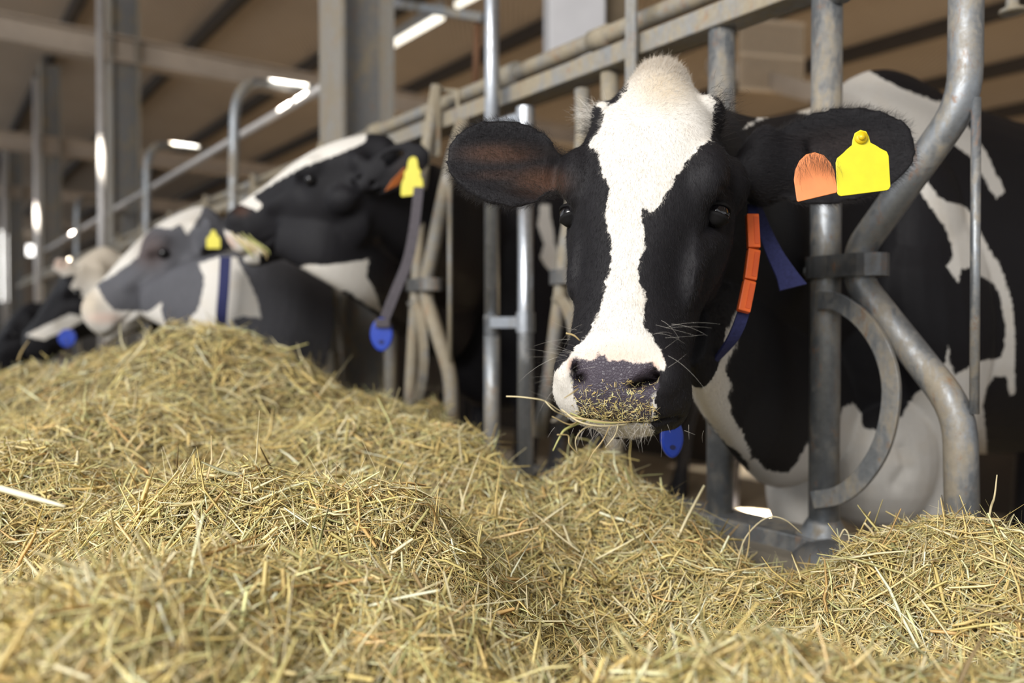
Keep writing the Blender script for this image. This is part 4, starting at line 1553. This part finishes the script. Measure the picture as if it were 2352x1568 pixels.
def hay_z(x, y):
    z = np.full(x.shape, 0.0)
    acc = np.zeros(x.shape)
    for (cx, cy, h, rx, ry, r) in MOUNDS:
        dx, dy = x - cx, y - cy
        a, b = dx * math.cos(r) + dy * math.sin(r), -dx * math.sin(r) + dy * math.cos(r)
        g = h * np.exp(-(a / rx) ** 2 - (b / ry) ** 2)
        acc += np.maximum(g, 0) ** 5
    z = .18 + acc ** (1 / 5)
    z = z + .045 * vnoise(x, y, 5.5, 3) + .026 * vnoise(x, y, 13, 4) + .014 * vnoise(x, y, 31, 5)
    q = -((np.stack([x, y], -1) - R0[:2]) @ RN[:2])          # distance from the rail towards the camera
    lim = .35 + .9 * np.clip(q - .02, 0, 1)
    z = np.minimum(z, np.where(q < .35, np.maximum(lim, .33) , 9)) if False else z
    return z, q


# packed core
nx, ny = 300, 330
xs = np.linspace(-3.6, 1.5, nx)
ys = np.linspace(.30, 5.2, ny)
X, Y = np.meshgrid(xs, ys)
Zh, Q = hay_z(X, Y)
ok = (Q > .055)
idx = -np.ones(X.shape, int)
use = np.zeros(X.shape, bool)
cell = ok[:-1, :-1] & ok[1:, :-1] & ok[:-1, 1:] & ok[1:, 1:]
for a, b in ((0, 0), (1, 0), (0, 1), (1, 1)):
    use[a:a + ny - 1, b:b + nx - 1] |= cell
idx[use] = np.arange(use.sum())
V = np.stack([X[use], Y[use], Zh[use] - .012], -1)
ci = np.argwhere(cell)
F = np.stack([idx[ci[:, 0], ci[:, 1]], idx[ci[:, 0], ci[:, 1] + 1], idx[ci[:, 0] + 1, ci[:, 1] + 1], idx[ci[:, 0] + 1, ci[:, 1]]], -1)
me = bpy.data.meshes.new('hay')
me.from_pydata(V.tolist(), [], F.tolist())
hay_root = empty('hay_heap', (0, 1.5, .12), 'long loose heap of dry yellow hay along the feed rail', 'hay')
hay_root['kind'] = 'stuff'
core = link('packed_hay', me, M['packed'], hay_root)
core['kind'] = 'stuff'

PAL = np.array([[.66, .53, .23], [.60, .50, .20], [.74, .65, .35], [.54, .48, .20], [.46, .44, .20], [.38, .39, .18], [.84, .78, .52], [.52, .36, .15], [.66, .58, .27], [.26, .19, .09], [.68, .54, .29], [.44, .44, .24]])
PW = np.array([.17, .16, .14, .08, .06, .04, .08, .05, .12, .05, .04, .02])


def straws(P, N, L, Wd, lift, seed, name, parent, tilt=.35, pale=0.0, kink=1.0):
    """bent three sided stalks lying on a surface"""
    r = np.random.default_rng(seed)
    n = len(P)
    ang = r.uniform(0, 2 * np.pi, n)
    ref = np.array([0.0, 0, 1])
    t1 = np.cross(N, np.array([.3, 1.0, .1]))
    t1 /= np.linalg.norm(t1, axis=1)[:, None]
    t2 = np.cross(N, t1)
    d = t1 * np.cos(ang)[:, None] + t2 * np.sin(ang)[:, None]
    el = np.clip(r.normal(.05, tilt, n), -.9, 1.35)
    d = d * np.cos(el)[:, None] + N * np.sin(el)[:, None]
    side = np.cross(d, N)
    side /= np.linalg.norm(side, axis=1)[:, None]
    up = np.cross(side, d)
    roll = r.uniform(-1.2, 1.2, n)
    s2 = side * np.cos(roll)[:, None] + up * np.sin(roll)[:, None]
    u2 = np.cross(s2, d)
    # four rings; kinks
    kk = (kink * np.where(r.random(n) < .25, 2.2, 1.0))[:, None]
    b1 = r.normal(0, .13, (n, 3)) * L[:, None] * kk
    b2 = r.normal(0, .075, (n, 3)) * L[:, None] * kk
    c = P + N * lift[:, None]
    ctr = [c - d * L[:, None] * .5, c - d * L[:, None] * .17 + b2 * .35, c + d * L[:, None] * .17 + b2 * .35, c + d * L[:, None] * .5 + b1 * .6]
    ws = [.75, 1.0, 1.0, .35]
    fl = r.uniform(.12, .5, n)[:, None]
    V = np.empty((n, 12, 3), np.float32)
    for i in range(4):
        w = (Wd * ws[i])[:, None] * .5
        V[:, i * 3] = ctr[i] + s2 * w
        V[:, i * 3 + 1] = ctr[i] - s2 * w
        V[:, i * 3 + 2] = ctr[i] + u2 * w * fl * 1.4
    base = []
    for i in range(3):
        for j in range(3):
            k = (j + 1) % 3
            base.append((i * 3 + j, i * 3 + k, i * 3 + 3 + k, i * 3 + 3 + j))
    base = np.array(base)
    F = (base[None] + (np.arange(n) * 12)[:, None, None]).reshape(-1)
    me = bpy.data.meshes.new(name)
    me.vertices.add(n * 12)
    me.vertices.foreach_set('co', V.ravel())
    me.loops.add(len(F))
    me.loops.foreach_set('vertex_index', F.astype(np.int32))
    nf = len(F) // 4
    me.polygons.add(nf)
    me.polygons.foreach_set('loop_start', (np.arange(nf) * 4).astype(np.int32))
    me.update(calc_edges=True)
    ci = r.choice(len(PAL), n, p=PW / PW.sum())
    C = PAL[ci] * r.uniform(1.0, 1.6, n)[:, None]
    C *= np.array([1.03, .985, .95])
    C = C + (np.array([.84, .77, .52]) - C) * (r.random(n) < .10 + pale)[:, None] * .75
    col = me.attributes.new('tint', 'FLOAT_COLOR', 'POINT')
    C4 = np.ones((n, 12, 4), np.float32)
    C4[:, :, :3] = np.clip(C, 0, 1)[:, None]
    col.data.foreach_set('color', C4.ravel())
    o = link(name, me, M['hay'], parent, smooth=False)
    o['kind'] = 'stuff'
    return o


def scatter(n, seed, ylo, yhi, power):
    r = np.random.default_rng(seed)
    u = r.random(n)
    if abs(power - 1) < 1e-6:
        y = ylo * (yhi / ylo) ** u
    else:
        y = (ylo ** (1 - power) + u * (yhi ** (1 - power) - ylo ** (1 - power))) ** (1 / (1 - power))
    px = r.uniform(-300, 2750, n)
    x = (px - 1176) / FPX * y
    z, q = hay_z(x, y)
    e = .006
    zx = (hay_z(x + e, y)[0] - z) / e
    zy = (hay_z(x, y + e)[0] - z) / e
    N = np.stack([-zx, -zy, np.ones(n)], -1)
    N /= np.linalg.norm(N, axis=1)[:, None]
    k = q > .035
    return np.stack([x, y, z], -1)[k], N[k]


NS = 1.12
P, N = scatter(int(190000 * NS), 11, .50, 5.0, 1.6)
n = len(P)
r = np.random.default_rng(5)
straws(P, N, np.clip(r.lognormal(math.log(.029), .55, n), .008, .11), np.clip(r.lognormal(math.log(.0019), .45, n), .0008, .0050), r.uniform(-.014, .004, n), 21, 'straw', hay_root, .24)
P, N = scatter(int(60000 * NS), 12, .50, 5.0, 1.5)
n = len(P)
straws(P, N, np.clip(r.lognormal(math.log(.044), .5, n), .014, .15), np.clip(r.lognormal(math.log(.0026), .45, n), .0010, .0062), r.uniform(-.003, .012, n), 22, 'straw', hay_root, .26)
P, N = scatter(int(60000 * NS), 14, .50, 3.5, 1.7)
n = len(P)
straws(P, N, np.clip(r.lognormal(math.log(.026), .4, n), .008, .08), np.clip(r.lognormal(math.log(.0009), .3, n), .0004, .0018), r.uniform(-.002, .012, n), 24, 'straw', hay_root, .45, .04, 2.6)
P, N = scatter(int(5000 * NS), 13, .50, 4.6, 1.3)
n = len(P)
straws(P, N, np.clip(r.lognormal(math.log(.075), .4, n), .03, .18), np.clip(r.lognormal(math.log(.0030), .4, n), .0012, .0065), r.uniform(.004, .018, n), 23, 'straw', hay_root, .60, .12)

# ------------------------------------------------------------------ hair of the near cow, crumbs and wisps
def sample_mesh(V, F, w, n, seed):
    r = np.random.default_rng(seed)
    A, B, C = V[F[:, 0]], V[F[:, 1]], V[F[:, 2]]
    ar = np.linalg.norm(np.cross(B - A, C - A), axis=1) * w
    k = r.choice(len(F), n, p=ar / ar.sum())
    u, v = r.random(n), r.random(n)
    f = u + v > 1
    u[f], v[f] = 1 - u[f], 1 - v[f]
    return k, u, v


Va, Na, coatv, padv, pxa, faca, (ta, sa, oa), heada = dA
me = bodyObjA.data
me.calc_loop_triangles()
T = np.empty(len(me.loop_triangles) * 3, np.int32)
me.loop_triangles.foreach_get('vertices', T)
T = T.reshape(-1, 3)
depa = (Va - CAM) @ _F
wv = np.where(heada, 1.0, np.where(depa < 1.5, .8, 0.0)) * (faca > -.35) * (padv < -.001)
wf = wv[T].mean(1)
ear_z = (np.abs(sa) > .125) & (depa < 1.45)
poll_w = np.exp(-((ta - .0) / .045) ** 2) * np.exp(-(sa / .045) ** 4)
n = 190000
k, u, v = sample_mesh(Va, T, wf * (1 + 1.2 * poll_w[T].mean(1)), n, 31)
bl = lambda X: X[T[k, 0]] * (1 - u - v).reshape((-1,) + (1,) * (X.ndim - 1)) + X[T[k, 1]] * u.reshape((-1,) + (1,) * (X.ndim - 1)) + X[T[k, 2]] * v.reshape((-1,) + (1,) * (X.ndim - 1))
R_ = bl(Va)
Nn = bl(Na)
tt, ss, oo = bl(ta), bl(sa), bl(oa)
cv = bl(coatv)
pw = bl(poll_w)
he = bl(heada.astype(float)) > .5
rr = np.random.default_rng(8)
flow = np.where((tt < .13)[:, None], -HA.f * (1 - tt / .13)[:, None] + HA.s * (np.tanh(ss / .05) * .7 + rr.normal(0, .25, n))[:, None], HA.f + HA.s * (np.tanh(ss / .05) * .3)[:, None])
ear = (np.abs(ss) > .13)
flow = np.where(ear[:, None], HA.s * np.sign(ss)[:, None] - HA.f * .1, flow)
flow = np.where((~he & ~ear)[:, None], np.array([.3, .3, -1.0]), flow)
flow = flow - Nn * (flow * Nn).sum(1)[:, None]
flow /= np.linalg.norm(flow, axis=1)[:, None] + 1e-9
D = flow * .92 + Nn * (.30 + .25 * pw)[:, None]
Lh = np.clip(rr.lognormal(math.log(.0058), .25, n), .003, .012) * (1 + 1.0 * pw) * np.where(ear, 1.35, 1) * np.where(tt > .42, .6, 1)
nz = (vnoise(R_[:, 0] + 5, R_[:, 2] + 5, 160, 2) + vnoise(R_[:, 0] + 9, R_[:, 2] + 9, 60, 12))
sh = np.clip((cv + nz * .006) / .003 + .5, 0, 1)
warm = np.clip(np.exp(-((tt - .01) / .055) ** 2) * np.exp(-(ss / .05) ** 4) * .75 * rr.uniform(.1, 1, n), 0, .7) * (sh > .5)
brn = np.zeros(n)
px_ = proj(R_)
for (x, y, rx, ry, am) in ((1150, 355, 85, 28, .30), (1235, 415, 70, 40, .35)):
    brn = np.maximum(brn, am * np.exp(-(((px_[:, 0] - x) / rx) ** 2 + ((px_[:, 1] - y) / ry) ** 2)))
warm = np.maximum(warm, brn * .35)
fur = hair_object('fur', R_ - Nn * .0008, D, Lh, rr.uniform(.00008, .00016, n), {'shade': sh * rr.uniform(.8, 1, n), 'warm': warm}, [M['hair']], rootA, bend=.1, seed=4, jitter=.28)
fur['kind'] = 'stuff'

# longer tufts: poll, horn buds, ear rims, and whiskers
r2 = np.random.default_rng(77)
Rr, Dd, Ll, Ss, Ww, Ra = [], [], [], [], [], []


def tuft(c, rad, d, L, n, shade, warm=0.0, spread=.4, rw=.00014):
    for _ in range(n):
        p = np.asarray(c) + r2.normal(0, 1, 3) * rad
        Rr.append(p)
        Dd.append(unit(unit(d) + r2.normal(0, spread, 3)))
        Ll.append(L * r2.uniform(.5, 1.2))
        Ss.append(shade * r2.uniform(.85, 1))
        Ww.append(warm * r2.uniform(.3, 1))
        Ra.append(rw * r2.uniform(.7, 1.2))


tuft(HA(.072, .082, -.045), (.010, .01, .008), HA.s * .8 - HA.f * .5, .030, 500, 1.0, .1, .3)
tuft(HA(.082, .088, -.055), (.010, .01, .014), HA.s * .8 - HA.f * .2, .022, 400, .0, .06, .4)
tuft(HA(.072, -.086, -.05), (.010, .01, .016), -HA.s * .8 - HA.f * .5, .022, 500, .0, .04, .35)
for e in earsA:
    a, b, w, hw = e['a']
    axx = unit(b - a)
    L = np.linalg.norm(b - a)
    ww = unit(np.asarray(w, float) - axx * (axx @ np.asarray(w, float)))
    for sg in (-1, 1):
        for q in np.linspace(.08, .98, 60):
            hwq = hw * np.interp(q, [0, .12, .28, .45, .62, .78, .9, .97, 1], [e['k']['base_w'], e['k']['base_w'] * 1.1, .88, 1, .99, .86, .64, .40, .22])
            tuft(a + axx * L * q + ww * sg * (hwq - .003), .0022, ww * sg * .6 + axx * .8 - _F * .2, .011, 20, .01, .02, .35, .00010)
    # long hair inside the ear
    for q in np.linspace(.05, .5, 20):
        for sg in (-.6, .7):
            tuft(a + axx * L * q + ww * sg * hw * .8 + np.array([0, -.006, 0]), .004, -ww * sg * .6 + axx * .9 - _F * .15, .022, 12, .01, .02, .3, .00010)
for x_ in np.linspace(1835, 1915, 14):
    tuft(at(x_, 352 + (x_ - 1875) ** 2 * .02, 1.145), .004, [.1, -.05, -1], .022, 18, .01, .03, .3, .00010)
nn_ = len(Rr)
tf = hair_object('tufts', np.array(Rr), np.array(Dd), np.array(Ll), np.array(Ra), {'shade': Ss, 'warm': Ww}, [M['hair']], rootA, bend=.25, seed=9, npt=4, jitter=.3)
tf['kind'] = 'stuff'
Rr, Dd, Ll, Ss, Ww, Ra = [], [], [], [], [], []
tuft(at(1335, 800, 1.01), (.012, .012, .02), [-1, -.3, -.02], .050, 14, .9, 0, .35, .00010)
tuft(at(1515, 800, 1.00), (.008, .012, .015), [1, -.5, .25], .045, 12, .9, 0, .35, .00010)
tuft(at(1290, 880, .99), (.006, .01, .02), [-1, -.4, .0], .040, 8, .9, 0, .4, .00010)
tuft(at(1420, 985, 1.02), (.035, .01, .004), [0, -.3, -1], .022, 60, .8, .2, .5, .00016)
wk = hair_object('whiskers', np.array(Rr), np.array(Dd), np.array(Ll), np.array(Ra), {'shade': Ss, 'warm': Ww}, [M['hair']], rootA, bend=.35, seed=10, npt=6, jitter=.3)
wk['kind'] = 'stuff'

# chewed hay sticking to the nose and lips
wv = (padv > .0) * (pxa[:, 1] > 872) * np.clip((pxa[:, 1] - 865) / 60, .05, 1) * (faca > .1) + (padv > -.008) * (pxa[:, 1] > 930) * (faca > 0) * (pxa[:, 0] > 1310) * (pxa[:, 0] < 1510) * heada
k, u, v = sample_mesh(Va, T, wv[T].mean(1) + 1e-12, 850, 3)
crumbs = empty('hay_crumbs', at(1410, 930, 1.0), 'chewed hay crumbs stuck to the near cow\'s nose and lips', 'hay')
crumbs['kind'] = 'stuff'
n = 850
straws(bl(Va), bl(Na), np.clip(rr.lognormal(math.log(.0050), .55, n), .002, .020), np.clip(rr.lognormal(math.log(.0007), .35, n), .0003, .0014), rr.uniform(0, .0012, n), 41, 'crumb', crumbs, .12)


def wisp(pts, w, col, parent, name='stalk'):
    mb = MB()
    P = catmull(np.array([at(*p) for p in pts]), 5)
    m = len(P)
    mb.tube(P, np.interp(np.linspace(0, 1, m), [0, .5, 1], [w, w, w * .5]), 6)
    me = mb.mesh(name)
    a = me.attributes.new('tint', 'FLOAT_COLOR', 'POINT')
    a.data.foreach_set('color', np.tile([*col, 1.0], len(me.vertices)).astype(np.float32))
    return link(name, me, M['hay'], parent)


ms = empty('hay_wisp', at(1330, 970, 1.0), 'wisp of hay stalks hanging from the near cow\'s mouth', 'hay')
pale, mid, grn = (.72, .62, .38), (.55, .42, .20), (.45, .44, .16)
for pts, w, c in (
    ([(1163, 910, .97), (1190, 911, .965), (1218, 914, .96), (1252, 921, .965), (1290, 945, .98), (1340, 960, 1.0)], .0009, pale),
    ([(1252, 921, .965), (1270, 940, .96), (1288, 950, .97), (1325, 962, .99)], .0007, pale),
    ([(1328, 893, .97), (1315, 902, .95), (1296, 914, .94)], .0011, mid),
    ([(1345, 965, .99), (1300, 985, .97), (1285, 1005, .965), (1270, 1035, .96)], .0015, grn),
    ([(1335, 960, .99), (1310, 975, .97), (1268, 956, .96)], .0009, mid),
    ([(1280, 998, .96), (1305, 1000, .97), (1308, 1020, .97), (1330, 1045, .975)], .0008, mid),
    ([(1370, 975, 1.0), (1340, 985, .99), (1322, 1010, .98), (1326, 1040, .98)], .0008, pale),
    ([(1400, 980, 1.0), (1385, 1010, .99), (1362, 1040, .99), (1350, 1062, .99)], .0008, mid),
    ([(1420, 975, 1.0), (1412, 1000, .99), (1390, 1028, .99)], .0007, pale),
    ([(1300, 765, 1.0), (1318, 770, 1.0), (1332, 782, 1.0)], .0012, mid),
    ([(1300, 955, .99), (1340, 962, .975), (1400, 970, .975), (1450, 968, .98)], .0012, mid),
    ([(1310, 948, .985), (1360, 968, .972), (1420, 972, .975)], .0009, grn),
    ([(1290, 940, .99), (1330, 968, .975), (1380, 978, .975), (1440, 974, .98)], .0010, pale),
):
    wisp(pts, w, c, ms)
mb_ = empty('hay_wisp', at(560, 570, 2.4), 'tuft of hay in the second cow\'s mouth', 'hay')
for i in range(9):
    x0, y0 = 545 + i * 5, 548 + (i * 7) % 17
    wisp([(x0 - 14, y0 - 14, 2.47), (x0, y0, 2.42), (x0 + 22 + i, y0 + 14 + (i * 5) % 11, 2.40), (x0 + 34, y0 + 34, 2.41)], .0028, (pale, mid, grn)[i % 3], mb_)
# stalks that stand clear of the heap, each its own
ST = [([(2268, 1210, 1.15), (2276, 1165, 1.15), (2284, 1140, 1.14), (2290, 1090, 1.14)], .0016, pale, 'pale stalk standing upright at the right, in front of the dark cow'),
      ([(1690, 1305, 1.30), (1712, 1235, 1.30), (1758, 1190, 1.30), (1800, 1192, 1.29), (1842, 1225, 1.29)], .0012, pale, 'arched stalk in front of the sill left of the post foot'),
      ([(1712, 1290, 1.28), (1720, 1250, 1.28), (1722, 1205, 1.28)], .0011, mid, 'short upright stalk over the sill'),
      ([(1925, 1240, 1.25), (1940, 1215, 1.25), (1950, 1240, 1.24), (1925, 1275, 1.23), (1915, 1310, 1.22)], .0012, pale, 'kinked stalk before the post foot'),
      ([(1985, 1200, 1.22), (2005, 1225, 1.22), (2010, 1262, 1.21)], .0017, pale, 'thick short stalk at the crest of the right mound'),
      ([(40, 830, 2.4), (50, 806, 2.4), (66, 782, 2.4)], .0022, mid, 'stalk sticking up from the heap at the left edge'),
      ([(560, 812, 2.1), (575, 795, 2.1), (602, 782, 2.1)], .0016, mid, 'dark stalk pointing up right of the heap\'s peak'),
      ([(0, 1121, .95), (60, 1138, .94), (150, 1163, .93)], .0040, (.86, .80, .58), 'broad whitish stalk lying at the left edge')]
for pts, w, c, lb in ST:
    o = wisp(pts, w, c, None, 'hay_stalk')
    tag(o, lb, 'stalk', 'single stalks standing out of the heap')
